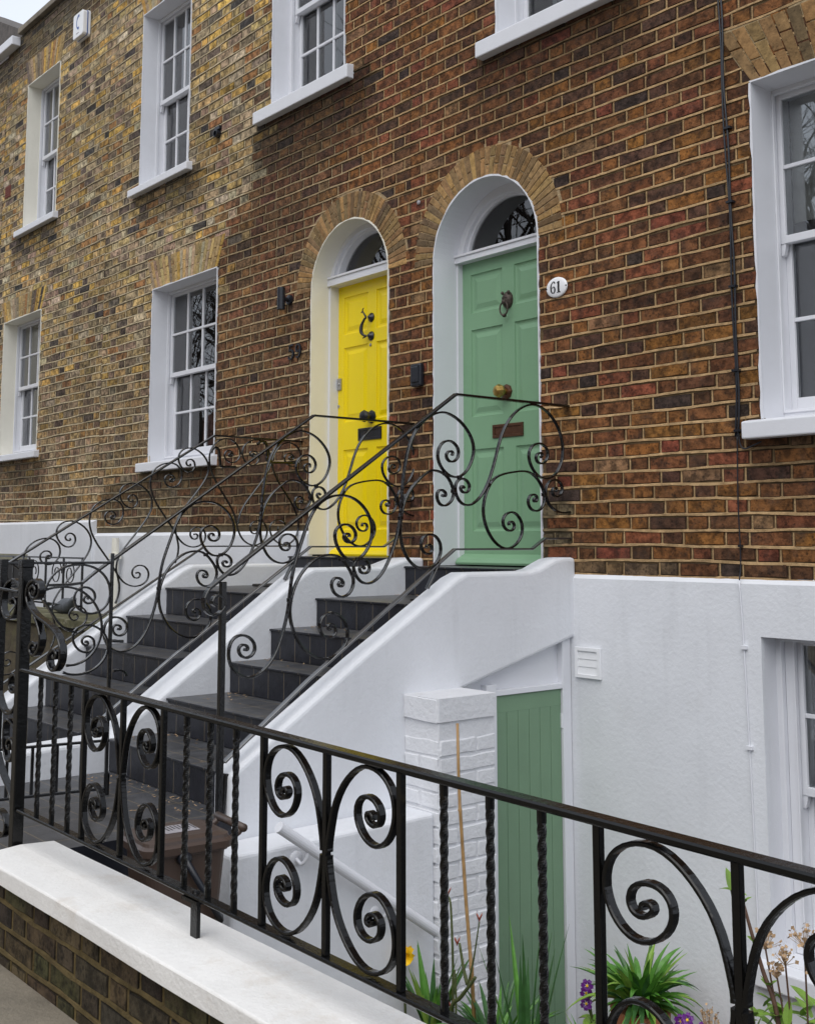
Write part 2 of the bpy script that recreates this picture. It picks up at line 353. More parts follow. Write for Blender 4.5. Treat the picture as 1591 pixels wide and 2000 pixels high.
def add_brick(mb,x0,x1,z0,z1,c,T,out=.006,j=.0026,mi=0):
    """one brick: irregular outline, chamfered edge. T maps (u, v, out) to the world"""
    if x1-x0<.02 or z1-z0<.02: 
        if x1-x0<.012: return
    k=lambda s:rnd.uniform(-s,s)
    nx=max(1,int((x1-x0)/.075))
    outl=[]; rot=k(.007)
    for i in range(nx+1): outl.append((lerp(x0,x1,i/nx)+ (k(j) if 0<i<nx else k(j*.6)), z0+k(j)))
    outl.append((x1+k(j),(z0+z1)/2+k(j)))
    for i in range(nx,-1,-1): outl.append((lerp(x0,x1,i/nx)+(k(j) if 0<i<nx else k(j*.6)), z1+k(j)))
    outl.append((x0+k(j),(z0+z1)/2+k(j)))
    cx,cz=(x0+x1)/2,(z0+z1)/2; n=len(outl); dz_=k(.0015)
    outl=[(p[0],p[1]+rot*(p[0]-cx)*1.5+dz_) for p in outl]
    o=out*rnd.uniform(.45,1.25)
    def ins(p,d): 
        dx=cx-p[0]; dz=cz-p[1]
        return (p[0]+math.copysign(min(d,abs(dx)),dx), p[1]+math.copysign(min(d,abs(dz)),dz))
    base=[T(p[0],p[1],-.004) for p in outl]; mid=[T(*ins(p,.0012),o*.6) for p in outl]
    tilt=k(.0015)
    top=[T(*ins(p,.0045),o+tilt*(p[0]-cx)*8) for p in outl]
    vs=base+mid+top
    fs=[(i,(i+1)%n,n+(i+1)%n,n+i) for i in range(n)]+[(n+i,n+(i+1)%n,2*n+(i+1)%n,2*n+i) for i in range(n)]
    if c is None: mb.idx(vs,fs+[tuple(range(2*n,3*n))],mi,c)
    else:
        mb.idx(vs,fs,mi,scl(c,.42)); k0=len(mb.v)-3*n; mb.f.append(tuple(range(k0+2*n,k0+3*n))); mb.m.append(mi); mb.c.append(c)  # chamfer faces coloured darker: a shadow line painted round each brick
def cut(iv, a, b):
    o=[]
    for x0,x1 in iv:
        if b<=x0 or a>=x1: o.append((x0,x1)); continue
        if a>x0: o.append((x0,a))
        if b<x1: o.append((b,x1))
    return o
def brick_field(mb,x0,x1,z0,z1,T,rects=(),arcs=(),colf=brick_col,seed=0,mcolf=mortar_col,grid=.11,jit=.0028):
    rr=random.Random(seed)
    nc=int(math.ceil((z1-z0)/COURSE))
    for i in range(nc):
        a=z0+i*COURSE; b=min(z1,a+COURSE-J)
        wav=lambda x:.008*math.sin(x*1.3+i*.2)+.0035*math.sin(x*4.1+i*1.7)+.0025*math.sin(x*11+i*2.9)
        per=SL+HL+2*J; x=x0-per*rr.random()*.12-(per/2 if i%2 else 0)-.05; kind=0
        while x<x1:
            L=(SL if kind==0 else HL)+rr.uniform(-.010,.010); kind^=1
            iv=[(max(x,x0),min(x+L,x1))] if min(x+L,x1)-max(x,x0)>.02 else []
            for (p,q,r_,s_) in rects:
                if b>r_-.004 and a<s_+.004: iv=cut(iv,p-.005,q+.005)
            for (xc,zc,ra,zb) in arcs:
                m1=max(abs(a-zc),0); zz=min(abs(a-zc),abs(b-zc)) if a>zc else 0
                if a<zb: continue
                if zz<ra:
                    h=math.sqrt(max(0,ra*ra-zz*zz)); iv=cut(iv,xc-h,xc+h)
            for p,q in iv:
                if q-p>.022:
                    zt=b; zb_=a
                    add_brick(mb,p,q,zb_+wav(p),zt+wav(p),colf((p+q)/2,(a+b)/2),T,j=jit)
            for p,q in iv:
                if q-p>.03 and q<x1-.02:
                    c_=mcolf(q,a); w0=.0040; k_=lambda: rr.uniform(-.0012,.0012)
                    m0=q+J*.55
                    if any(p2-.004<m0<q2+.004 and r2-.004<a<s2 for p2,q2,r2,s2 in rects): continue
                    za,zb2=a+wav(q)-.002,b+wav(q)+.002
                    pr=[(m0-w0-.0012+k_(),za,.0005),(m0-w0+k_(),zb2,.0005),(m0+k_()*.5,zb2,.0046),(m0+k_()*.5,za,.0046),(m0+w0+.0012+k_(),zb2,.0005),(m0+w0+k_(),za,.0005)]
                    mb.face([T(*pr[0]),T(*pr[3]),T(*pr[2]),T(*pr[1])],1,c_); mb.face([T(*pr[3]),T(*pr[5]),T(*pr[4]),T(*pr[2])],1,c_)
            x+=L+J
        # weather-struck bed joint under the course: proud, ragged bead
        zb=a-J; n_=max(2,int((x1-x0)/.045)); prev=None
        for k in range(n_+1):
            xx=lerp(x0,x1,k/n_); e=lambda q_: rr.uniform(-q_,q_)
            inside=any(p2-.004<xx<q2+.004 and r2-.004<zb+J/2<s2+.004 for p2,q2,r2,s2 in rects)
            for (xc,zc,ra,zbb) in arcs:
                dz=zb+J/2-zc
                if dz>0 and dz<ra and abs(xx-xc)<math.sqrt(ra*ra-dz*dz): inside=True
            if inside: prev=None; continue
            z_=zb+wav(xx); cur=((xx,z_+.0026+e(.0016),.0012),(xx,z_+.0040+e(.0016),.0070+e(.0015)),(xx,z_+J-.0006+e(.0022),.0056+e(.001)),(xx,z_+J+.003,.0))
            c_=mcolf(xx,zb)
            if prev:
                for q_ in range(3): mb.face([T(*prev[0][q_]),T(*cur[q_]),T(*cur[q_+1]),T(*prev[0][q_+1])],1,[prev[1],c_,c_,prev[1]])
            prev=(cur,c_)
    # mortar sheet
    xs=[x0]; 
    while xs[-1]<x1-1e-6: xs.append(min(x1,xs[-1]+grid))
    zs=[z0]
    while zs[-1]<z1-1e-6: zs.append(min(z1,zs[-1]+grid))
    for p,q,r_,s_ in rects:
        xs+= [v for v in (p,q) if x0<v<x1]; zs+=[v for v in (r_,s_) if z0<v<z1]
    for xc,zc,ra,zb in arcs:
        xs+=[xc-ra,xc+ra]; zs+=[zb,zc,zc+ra]
    xs=sorted(set(round(v,5) for v in xs)); zs=sorted(set(round(v,5) for v in zs))
    cc={}
    def C(ix,iz):
        if (ix,iz) not in cc: cc[(ix,iz)]=scl(mcolf(xs[ix],zs[iz]),.33)  # sheet colour darkened: painted shade in the recessed gaps beside the beads
        return cc[(ix,iz)]
    for ix in range(len(xs)-1):
        for iz in range(len(zs)-1):
            mxx=(xs[ix]+xs[ix+1])/2; mz=(zs[iz]+zs[iz+1])/2
            if any(p<mxx<q and r_<mz<s_ for p,q,r_,s_ in rects): continue
            if any(xc-ra<mxx<xc+ra and zb<mz<zc+ra for xc,zc,ra,zb in arcs): continue
            mb.face([T(xs[ix],zs[iz],.0),T(xs[ix+1],zs[iz],.0),T(xs[ix+1],zs[iz+1],.0),T(xs[ix],zs[iz+1],.0)],1,[C(ix,iz),C(ix+1,iz),C(ix+1,iz+1),C(ix,iz+1)])
def TF(u,v,o): return (u,-o,v)      # facade plane y=0, out towards -y
OCHRE=[((.33,.205,.088),5),((.28,.170,.075),5),((.235,.150,.072),4),((.17,.115,.062),2),((.36,.215,.085),2)]
def arch_ring(mb,xc,zc,r,Ro,N,zbot,grey=0):
    """gauged semicircular arch of voussoirs, with its mortar bed"""
    seg=48
    mc=(.38,.28,.165)
    def P(ra,a,o): return TF(xc+ra*math.cos(a),zc+ra*math.sin(a),o)
    rb=Ro+.016
    for k in range(seg):
        a0=math.pi*k/seg; a1=math.pi*(k+1)/seg
        mb.face([P(r,a0,.004),P(rb,a0,.004),P(rb,a1,.004),P(r,a1,.004)],1,mc)
        mb.face([P(rb,a0,-.003),P(rb,a1,-.003),P(rb,a1,.004),P(rb,a0,.004)],1,mc)
    for k in range(N):
        a0=math.pi*k/N; a1=math.pi*(k+1)/N
        c=pick(OCHRE); cutr=[(r+.002,Ro-.006)]
        q=rnd.random()
        if q<.6:
            s=r+(Ro-r)*(.38 if k%2 else .62); cutr=[(r+.002,s-.004),(s+.004,Ro-.006)]
        for ra,rb_ in cutr:
            c2=scl(c,rnd.uniform(.75,1.2)); g=.0035
            vs=[]
            for o,ins in ((.002,0),(.0085,.001),(.0095,.004)):
                for (rr_,aa,sr,sa) in ((ra,a0,1,1),(ra,a1,1,-1),(rb_,a1,-1,-1),(rb_,a0,-1,1)):
                    R_=rr_+sr*ins; A=aa+sa*(g+ins)/R_
                    vs.append(P(R_+rnd.uniform(-.001,.001),A,o))
            fs=[(i,(i+1)%4,4+(i+1)%4,4+i) for i in range(4)]+[(4+i,4+(i+1)%4,8+(i+1)%4,8+i) for i in range(4)]+[(8,9,10,11)]
            fs=[f[::-1] for f in fs]
            mb.idx(vs,fs,2,c2)
def flat_arch(mb,x0,x1,z0,z1,splay,N=19):
    mc=(.38,.29,.17); xc=(x0+x1)/2
    def X(t,z): 
        s=splay*(z-z0)/(z1-z0); return lerp(x0-s,x1+s,t)
    e=.012
    mb.face([TF(x0-.004,z0,.004),TF(x1+.004,z0,.004),TF(x1+splay+e,z1+e,.004),TF(x0-splay-e,z1+e,.004)],1,mc)
    for k in range(N):
        t0=k/N; t1=(k+1)/N; c=pick(OCHRE if x0>-2 else YELL)
        for j,(a,b) in enumerate(((0,.36),(.36,1)) if k%2 else ((0,.64),(.64,1))):
            if rnd.random()<.12 and j==0: pass
            za=lerp(z0,z1,a)+.003; zb=lerp(z0,z1,b)-.004; g=.0035; c2=scl(c,rnd.uniform(.75,1.2))
            vs=[]
            for o,ins in ((.002,0),(.0085,.001),(.0095,.004)):
                for (t,z,sx,sz) in ((t0,za,1,1),(t1,za,-1,1),(t1,zb,-1,-1),(t0,zb,1,-1)):
                    vs.append(TF(X(t,z)+sx*(g+ins)+rnd.uniform(-.0008,.0008),z+sz*ins,o))
            fs=[(i,(i+1)%4,4+(i+1)%4,4+i) for i in range(4)]+[(4+i,4+(i+1)%4,8+(i+1)%4,8+i) for i in range(4)]+[(8,9,10,11)]
            mb.idx(vs,fs,2,c2)

# ------------------------------------------------------------------ facade openings
# upper windows A1 B1 C1 D1, ground A0 B0 RR; values x0,x1,z0,z1
W={'A1':(-7.90,-6.965,3.90,5.69),'B1':(-4.885,-3.925,3.68,5.47),'C1':(-2.515,-1.516,3.80,5.50),'D1':(.146,1.14,3.47,5.2),
   'A0':(-8.375,-7.255,1.21,2.82),'B0':(-4.545,-3.355,.93,2.58),'R0':(2.005,3.16,.80,2.557)}
GD=(0.0,.479,2.07,.69,.03); YD=(-1.445,.467,2.12,.68,.09)   # centre x, radius, spring z, outer radius, floor z
TOP=6.44
houses={}
HX=[('61',-.73,4.6),('59',-5.63,-.73),('57',-8.62,-5.63)]
HL_={'61':('brown brick house wall around the green arched door, nearest the camera','house'),
     '59':('yellow and brown stock brick house with the yellow arched door','house'),
     '57':('yellow stock brick house at the far left with cream window reveals and alarm box','house')}
for n,x0,x1 in HX:
    houses[n]=empty('terraced_house',((x0+x1)/2,0,-1.3),HL_[n][0],HL_[n][1],'terraced houses')
for n,x0,x1 in HX:
    mb=MB(); rects=[]; arcs=[]
    for k,(a,b,c,d) in W.items():
        if a>x0-.5 and b<x1+.5: rects.append((a,b,c,d))
    if n=='61':
        rects.append((GD[0]-GD[1],GD[0]+GD[1],-.5,GD[2])); arcs.append((GD[0],GD[2],GD[3]-.05,GD[2]-.0))
    if n=='59':
        rects.append((YD[0]-YD[1],YD[0]+YD[1],-.5,YD[2])); arcs.append((YD[0],YD[2],YD[3]-.05,YD[2]-.0))
    zb={'61':0.0,'59':.262,'57':.262}[n]
    if n=='59':
        zb=0.0; rects.append((x0-.1,YD[0]-YD[1],-.2,.262))
    brick_field(mb,x0,x1,zb,TOP,TF,rects,arcs,seed=int(n))
    def spandrel(D):
        xc,r,zc,Ro,_=D; ra=Ro-.05; seg=40
        for k in range(seg):
            a0=math.pi*k/seg;a1=math.pi*(k+1)/seg
            p0=(xc+ra*math.cos(a0),zc+ra*math.sin(a0));p1=(xc+ra*math.cos(a1),zc+ra*math.sin(a1))
            mb.face([TF(p0[0],p0[1],0),TF(p0[0],zc+ra,0),TF(p1[0],zc+ra,0),TF(p1[0],p1[1],0)][::-1],1,(.3,.2,.11))
            q0=(xc+r*math.cos(a0),zc+r*math.sin(a0));q1=(xc+r*math.cos(a1),zc+r*math.sin(a1))
            mb.face([TF(*q0,0),TF(*p0,0),TF(*p1,0),TF(*q1,0)],1,(.3,.2,.11))
    if n=='61': spandrel(GD); arch_ring(mb,GD[0],GD[2],GD[1],GD[3],41,0)
    if n=='59': spandrel(YD); arch_ring(mb,YD[0],YD[2],YD[1],YD[3],43,0)
    if n=='61': flat_arch(mb,W['R0'][0],W['R0'][1],W['R0'][3]+.004,2.88,.19,19); flat_arch(mb,W['D1'][0],W['D1'][1],W['D1'][3]+.004,5.5,.16,17)
    if n=='59':
        flat_arch(mb,W['B0'][0],W['B0'][1],W['B0'][3]+.004,2.87,.135,25)
        flat_arch(mb,W['B1'][0],W['B1'][1],W['B1'][3]+.004,5.77,.135,17); flat_arch(mb,W['C1'][0],W['C1'][1],W['C1'][3]+.004,5.80,.135,17)
    if n=='57':
        flat_arch(mb,W['A0'][0],W['A0'][1],W['A0'][3]+.004,3.09,.13,20); flat_arch(mb,W['A1'][0],W['A1'][1],W['A1'][3]+.004,6.02,.13,17)
    mb.build('brick_wall',[M['brick'],M['mortar'],M['rubbed']],houses[n])
    # wall body behind (side of openings is lined separately): parapet coping
    cp=MB(); cp.box(max(x0+.002,-8.21),x1-.002,-.06,.30,TOP+.004,TOP+.075); cp.build('parapet_coping',M['stone'],houses[n],bevel=.008)
    bk=MB(); bk.box(x0+.002,x1-.002,1.35,1.5,-2.6,TOP); bk.box(x0+.002,x1-.002,.3,1.35,TOP-.02,TOP+.0); bk.build('rear_wall',M['dark'],houses[n])

def lip(mb,pts,w,m=0,closed=False):
    """painted edge returned a few mm onto the brick face; pts in (x,z), w outward widths"""
    n=len(pts)
    for i in range(n-1):
        (a,b),(c,d)=pts[i],pts[i+1]; (na,nb),(nc,nd)=w[i],w[i+1]
        mb.face([TF(a,b,.0125),TF(c,d,.0125),TF(c+nc,d+nd,.0125),TF(a+na,b+nb,.0125)],m)
        mb.face([TF(a+na,b+nb,.0125),TF(c+nc,d+nd,.0125),TF(c+nc,d+nd,-.002),TF(a+na,b+nb,-.002)],m)
        mb.face([TF(a,b,.0125),TF(a,b,0),TF(c,d,0),TF(c,d,.0125)],m)
def window(house,key,depth,cols,rows,mat,blind,sillx=None,sillz=.075,sash_off=.0,lowercols=None,plast=None,label=None,sill_out=.07,fs=0.0):
    x0,x1,z0,z1=W[key] if isinstance(key,str) else key
    rm=plast or M['paint']
    mb=MB(); d=depth+.004
    # reveal lining: left, right, top, bottom faces (thin boxes behind the face)
    t=.012
    mb.box(x0-t,x0,.001,d,z0,z1); mb.box(x1,x1+t,.001,d,z0,z1); mb.box(x0-t,x1+t,.001,d,z1,z1+t); mb.box(x0-t,x1+t,.001,depth+.17,z0-t,z0)
    pts=[];ws=[]
    N=26
    def W_(): return rnd.uniform(.006,.015)
    for i in range(N+1): pts.append((x0,lerp(z0,z1,i/N))); ws.append((-W_(),0))
    lip(mb,pts,ws)
    pts=[(lerp(x0,x1,i/14),z1) for i in range(15)]; ws=[(0 ,W_()) for i in range(15)]; ws[0]=(-.01,.01); ws[-1]=(.01,.01); lip(mb,pts,ws)
    pts=[(x1,lerp(z1,z0,i/N)) for i in range(N+1)]; ws=[(W_(),0) for i in range(N+1)]; lip(mb,pts,ws)
    win=mb.build('window',rm,house)
    if label: win['label']=label
    # sill
    s=MB(); sx0,sx1=sillx or (x0-.15,x1+.08)
    s.prism([(-sill_out,z0-sillz-.01),(-sill_out,z0-.012),(.02,z0+.004),(depth+.05,z0+.012),(depth+.05,z0-sillz-.01)],'x',sx0,sx1)
    s.build('sill',M['paint'] if rm is not M['cream'] else M['paint'],win,bevel=.008)
    # box frame
    fw=.045; f=MB(); yb=depth
    def frame(m,a,b,c,e,w,y0,y1):
        m.box(a,a+w,y0,y1,c,e); m.box(b-w,b,y0,y1,c,e); m.box(a+w,b-w,y0,y1,e-w,e); m.box(a+w,b-w,y0,y1,c,c+w)
    fx0,fx1=x0-.045+fs,x1+.045
    frame(f,fx0,fx1,z0+.012,z1+.03,fw,yb,yb+.16)
    frame(f,fx0+fw,fx1-fw,z0+.012+fw*.6,z1+.03-fw,.010,yb-.007,yb+.02)
    if fs>.05:
        f.box(x0-.002,fx0-.001,yb-.03,yb+.1,z0,z1+.004); f.box(x0-.002,x1,yb-.028,yb+.1,z1-.03,z1+.004)
    f.build('window_frame',mat,win,bevel=.003)
    ax0,ax1=fx0+fw,fx1-fw; az0,az1=z0+.012+fw*.6,z1+.03-fw; zm=(az0+az1)/2+sash_off
    def sash(name,a,b,c,e,y,nc,nr,horn):
        m=MB(); st=.032; th=.04
        m.box(a,a+st,y,y+th,c,e); m.box(b-st,b,y,y+th,c,e); m.box(a+st,b-st,y,y+th,e-st,e)
        bot=.085 if not horn else .042
        m.box(a+st,b-st,y-.004 if horn else y,y+th,c,c+bot)
        if horn:
            for xx in (a,b-st): m.prism([(xx,c),(xx+st,c),(xx+st*.75,c-.035),(xx+st*.55,c-.06),(xx,c-.065)] if xx==a else [(xx,c),(xx+st,c),(xx+st,c-.065),(xx+st*.45,c-.06),(xx+st*.25,c-.035)],'y',y+.004,y+th-.004)
        gx0,gx1=a+st,b-st; gz0,gz1=c+bot,e-st; bw=.021
        for i in range(1,nc):
            xx=lerp(gx0,gx1,i/nc); m.box(xx-bw/2,xx+bw/2,y+.006,y+th-.006,gz0,gz1)
        for i in range(1,nr):
            zz=lerp(gz0,gz1,i/nr); m.box(gx0,gx1,y+.003,y+th-.009,zz-bw/2,zz+bw/2)
        o=m.build(name,mat,win,bevel=.003)
        g=MB(); g.box(gx0-.004,gx1+.004,y+.018,y+.022,gz0-.004,gz1+.004); g.build('pane',M['glass'],win)
    sash('upper_sash',ax0,ax1,zm-.02,az1,yb+.03,cols,rows,True)
    sash('lower_sash',ax0,ax1,az0,zm+.022,yb+.078,lowercols or cols,rows,False)
    # interior
    it=MB(); y0=yb+.165; y1=1.25; x0-=.06; x1+=.06; z1+=.04
    it.face([(x0,y1,z0),(x1,y1,z0),(x1,y1,z1),(x0,y1,z1)]); it.face([(x0,y0,z0),(x0,y1,z0),(x0,y1,z1),(x0,y0,z1)]); it.face([(x1,y0,z0),(x1,y0,z1),(x1,y1,z1),(x1,y1,z0)])
    it.face([(x0,y0,z0),(x1,y0,z0),(x1,y1,z0),(x0,y1,z0)]); it.face([(x0,y0,z1),(x0,y1,z1),(x1,y1,z1),(x1,y0,z1)])
    it.build('interior',M['room'] if blind!='dark' else M['dark'],win)
    if blind in('slats','closed'):
        cl=blind=='closed'; m=MB(); y=yb+(.15 if cl else .20); n=int((z1-z0)/.042)
        for i in range(n):
            z=lerp(z0+.05,z1-.03,i/n); m.obox(((x0+x1)/2,y,z),((x1-x0)/2-.03,0,0),(0,.008,-.019) if cl else (0,.017,-.010),(0,.0009,.0004) if cl else (0,.0006,.0009))
        for xx in (lerp(x0,x1,.2),lerp(x0,x1,.5),lerp(x0,x1,.8)): m.box(xx-.0015,xx+.0015,y-.02,y-.018,z0+.04,z1)
        m.build('slatted_blind',M['blind'] if not cl else M['blindc'],win)
    if blind=='roller':
        m=MB(); m.box(x0+.05,x1-.05,yb+.19,yb+.195,z1-.72,z1); m.build('roller_blind',M['cloth'],win)
        m=MB(); m.box(x0+.02,x0+.16,yb+.2,yb+.26,z0,z1); m.build('side_curtain',material('grey_curtain',(.10,.095,.10),.9),win)
    if blind=='curtain':
        m=MB(); nn=40; y=yb+.23
        for i in range(nn):
            a=lerp(x0,x1,i/nn);b=lerp(x0,x1,(i+1)/nn); ya=y+.02*math.sin(i*1.3);yb2=y+.02*math.sin((i+1)*1.3)
            m.face([(a,ya,z0),(b,yb2,z0),(b,yb2,z1),(a,ya,z1)])
        m.build('curtain',M['cloth'],win,smooth=True)
    return win
H=houses
window(H['57'],'A1',.16,4,2,M['paint'],'curtain',plast=M['cream'],label='cream lined upper window of the far left house')
window(H['57'],'A0',.16,4,2,M['paint'],'curtain',plast=M['cream'],label='cream lined lower window at the left edge')
window(H['59'],'B1',.16,4,2,M['paint'],'closed',label='upper sash window left of the two')
window(H['59'],'C1',.16,4,2,M['paint'],'closed',(-2.72,-1.40),.11,fs=.03,label='upper sash window above the yellow door')
window(H['59'],'B0',.16,4,2,M['paint'],'slats',(-4.70,-3.30),.085,label='ground floor sash window with dark blinds')
window(H['61'],'D1',.165,2,2,M['paint'],'curtain',(.0,1.3),.11,label='upper window cut by the top edge')
window(H['61'],'R0',.18,2,2,M['paint'],'roller',(1.915,3.3),.09,sash_off=.06,label='large pane sash window beside the cable')

# basement window in the white render
BW=(1.955,2.95,-1.80,-.275)
# plinths (white rendered basement walls)
for n,x0,x1,zt in (('61',.60,4.6,0.0),('59',-5.63,-1.916,.262),('57',-8.62,-5.63,.40)):
    pl=MB(); y0=-.028
    if n=='61' and x0>0:
        a,b,c,d=BW; a+=.004; b-=.004; c+=.004; d-=.004
        for (p,q,r_,s_) in ((x0,a,-2.6,zt),(b,x1,-2.6,zt),(a,b,d,zt),(a,b,-2.6,c)):
            pl.face([(p,y0,r_),(q,y0,r_),(q,y0,s_-.022 if s_==zt else s_),(p,y0,s_-.022 if s_==zt else s_)])
        pl.face([(x0,y0,zt-.022),(x1,y0,zt-.022),(x1,-.0,zt+.006),(x0,-.0,zt+.006)])
        for xx in (a,b): pl.face([(xx,y0,c),(xx,y0,d),(xx,.001,d),(xx,.001,c)])
        pl.face([(a,y0,d),(b,y0,d),(b,.001,d),(a,.001,d)]); pl.face([(a,y0,c),(a,.001,c),(b,.001,c),(b,y0,c)])
        pl.build('rendered_plinth',M['render'],H[n])
    else:
        xr=x1
        if n=='59':
            for (p,q,zz) in ((x0,x1,zt),):
                pl.prism([(y0,-2.6),(y0,zz-.022),(0,zz+.006),(.02,zz+.006),(.02,-2.6)],'x',p,q)
        elif n=='61':
            pl.box(x0,x1,y0,.02,-2.6,.0)
        else: pl.prism([(y0-.03,-2.6),(y0-.03,zt-.022),(0,zt+.006),(.02,zt+.006),(.02,-2.6)],'x',x0,x1-.0)
        pl.build('rendered_plinth',M['render'],H[n])
bw=window(H['61'],(BW[0],BW[1],BW[2],BW[3]),.13,3,2,M['paint'],'dark',(1.86,3.2),.10,label='basement sash window in the white wall',sill_out=.10,fs=.078)

# ------------------------------------------------------------------ front doors
def front_door(house,D,mat,revm,leafz,cols,rows,ydoor,transom,label,rx):
    xc,r,zc,Ro,zf=D; x0,x1=xc-r,xc+r
    mb=MB(); seg=40; dep=ydoor+.06
    prof=[(x0,zf),(x0,zc)]+[(xc+r*math.cos(a),zc+r*math.sin(a)) for a in [math.pi*(1-k/seg) for k in range(1,seg)]]+[(x1,zc),(x1,zf)]
    # finer points on the straights for the ragged lip
    def dense(pr):
        o=[]
        for (a,b),(c,d) in zip(pr[:-1],pr[1:]):
            n=max(1,int(math.hypot(c-a,d-b)/.04))
            o+=[(lerp(a,c,i/n),lerp(b,d,i/n)) for i in range(n)]
        return o+[pr[-1]]
    dp=dense(prof)
    for (a,b),(c,d) in zip(dp[:-1],dp[1:]): mb.face([(a,0,b),(c,0,d),(c,dep,d),(a,dep,b)])
    ws=[]
    for (a,b) in dp:
        w_=rnd.uniform(.005,.015)
        if b<=zc+1e-6: ws.append((-w_,0) if a<xc else (w_,0))
        else:
            v=Vector((a-xc,b-zc)).normalized(); ws.append((v.x*w_,v.y*w_))
    lip(mb,dp,ws)
    door=mb.build('door_surround',revm,house,smooth=False); door['label']=label
    tz0,tz1=transom
    # frame: jambs, transom, fanlight ring
    f=MB(); yf=ydoor-(.045 if xc>-.5 else .080)
    f.box(x0,x0+(.012 if xc>-.5 else .022),yf,dep,zf,tz0); f.box(x1-.03,x1,yf,dep,zf,tz0)
    f.box(x0,x1,yf-.02,ydoor+.03,tz0,tz1)
    f.box(x0,x1,yf-.03,yf-.02,tz1-.016,tz1)
    n=36
    rw=.055 if xc>-.5 else .036
    for ra,rb_,ya,yb in ((r-rw,r,yf,ydoor+.05),(r-rw-.02,r-rw,yf+.03,ydoor+.05)):
        for k in range(n):
            a0=math.pi*k/n;a1=math.pi*(k+1)/n
            q=[]
            for rr_,aa in ((ra,a0),(rb_,a0),(rb_,a1),(ra,a1)):
                z=zc+rr_*math.sin(aa); q.append((xc+rr_*math.cos(aa),max(z,tz1)))
            if q[1][1]<=tz1+1e-5 and q[2][1]<=tz1+1e-5: continue
            f.face([(q[0][0],ya,q[0][1]),(q[1][0],ya,q[1][1]),(q[2][0],ya,q[2][1]),(q[3][0],ya,q[3][1])])
            f.face([(q[0][0],ya,q[0][1]),(q[3][0],ya,q[3][1]),(q[3][0],yb,q[3][1]),(q[0][0],yb,q[0][1])])
    f.build('door_frame',M['paint'],door)
    g=MB(); ra=r-rw-.019; pts=[(xc+ra*math.cos(math.pi*k/n),max(tz1-.005,zc+ra*math.sin(math.pi*k/n))) for k in range(n+1)]
    g.prism(pts,'y',ydoor+.01,ydoor+.014); g.build('fanlight_glass',M['glass'],door)
    it=MB(); it.box(x0,x1,1.2,1.22,tz1-.5,zc+r+.1); it.box(x0-.02,x0,dep,1.2,tz1-.5,zc+r+.1); it.box(x1,x1+.02,dep,1.2,tz1-.5,zc+r+.1)
    it.box(x0,x1,dep,1.2,zc+r+.1,zc+r+.12); it.build('hall_interior',M['dark'],door)
    # leaf with six raised panels
    l=MB(); z0,z1=leafz; y=ydoor; xs=sorted([x0,x1]+[v for c in cols for v in c]); zs=sorted([z0,z1]+[v for c in rows for v in c])
    for i in range(len(xs)-1):
        for j in range(len(zs)-1):
            cxm=(xs[i]+xs[i+1])/2; czm=(zs[j]+zs[j+1])/2
            if any(a<cxm<b for a,b in cols) and any(a<czm<b for a,b in rows): continue
            l.face([(xs[i],y,zs[j]),(xs[i+1],y,zs[j]),(xs[i+1],y,zs[j+1]),(xs[i],y,zs[j+1])])
    for a,b in cols:
        for c,d in rows:
            rings=[(0,0),(.004,.009),(.016,.013),(.028,.013),(.060,.004)]
            prev=None
            for ins,dy in rings:
                q=[(a+ins,y+dy,c+ins),(b-ins,y+dy,c+ins),(b-ins,y+dy,d-ins),(a+ins,y+dy,d-ins)]
                if prev:
                    for k in range(4): l.face([prev[k],prev[(k+1)%4],q[(k+1)%4],q[k]])
                prev=q
            l.face(prev)
    l.face([(x0,y,z1),(x1,y,z1),(x1,y+.045,z1),(x0,y+.045,z1)])
    leaf=l.build('door_leaf',mat,door)
    wb=MB(); wb.prism([(ydoor,z0-.03),(ydoor-.075,z0-.062),(ydoor-.08,z0-.045),(ydoor-.06,z0-.02),(ydoor,z0+.012)],'x',x0+.004,x1-.004); wb.build('weather_bar',mat,door,bevel=.004)
    return door,leaf
gdoor,gleaf=front_door(H['61'],GD,M['green'],M['paint'],(.095,2.094),[(-.385,-.083),(.028,.33)],[(.255,.805),(1.025,1.622),(1.737,2.008)],.245,(2.094,2.150),'white arched surround of the green door',0)
ydoor,yleaf=front_door(H['59'],YD,M['yellow'],M['cream'],(.139,2.175),[(-1.818,-1.513),(-1.413,-1.105)],[(.275,.889),(1.102,1.685),(1.787,2.085)],.235,(2.175,2.246),'cream and white arched surround of the yellow door',0)

# hardware on the green door
def letterbox(parent,x0,x1,z0,z1,y,mat,label):
    m=MB(); w_=.02
    m.box(x0,x1,y-.010,y,z0,z0+w_); m.box(x0,x1,y-.010,y,z1-w_,z1); m.box(x0,x0+w_,y-.010,y,z0+w_,z1-w_); m.box(x1-w_,x1,y-.010,y,z0+w_,z1-w_); m.box(x0+w_,x1-w_,y-.005,y,z0+w_,z1-w_)
    o=m.build('letterbox',mat,parent,bevel=.003); o['label']=label
letterbox(gdoor,-.180,.100,.866,.955,.245,M['bronze'],'brown bronze letterbox on the green door')
letterbox(ydoor,-1.625,-1.345,.946,1.040,.235,M['plastic'],'black letterbox on the yellow door')
def facet_knob(parent,x,y,z,r,mat,rose,label):
    m=MB(); prof=[(r*.45,0),(r*.4,.03),(r*.95,.045),(r*1.05,.062),(r*.8,.082),(r*.25,.09)]
    m.lathe((x,y-.012,z),(0,-1,0),prof,8); k=m.build('door_knob',mat,parent); k['label']=label
    m=MB(); m.lathe((x,y,z),(0,-1,0),[(r*1.15,0),(r*1.1,.010),(r*.7,.016)],8); m.build('knob_rose',rose,k)
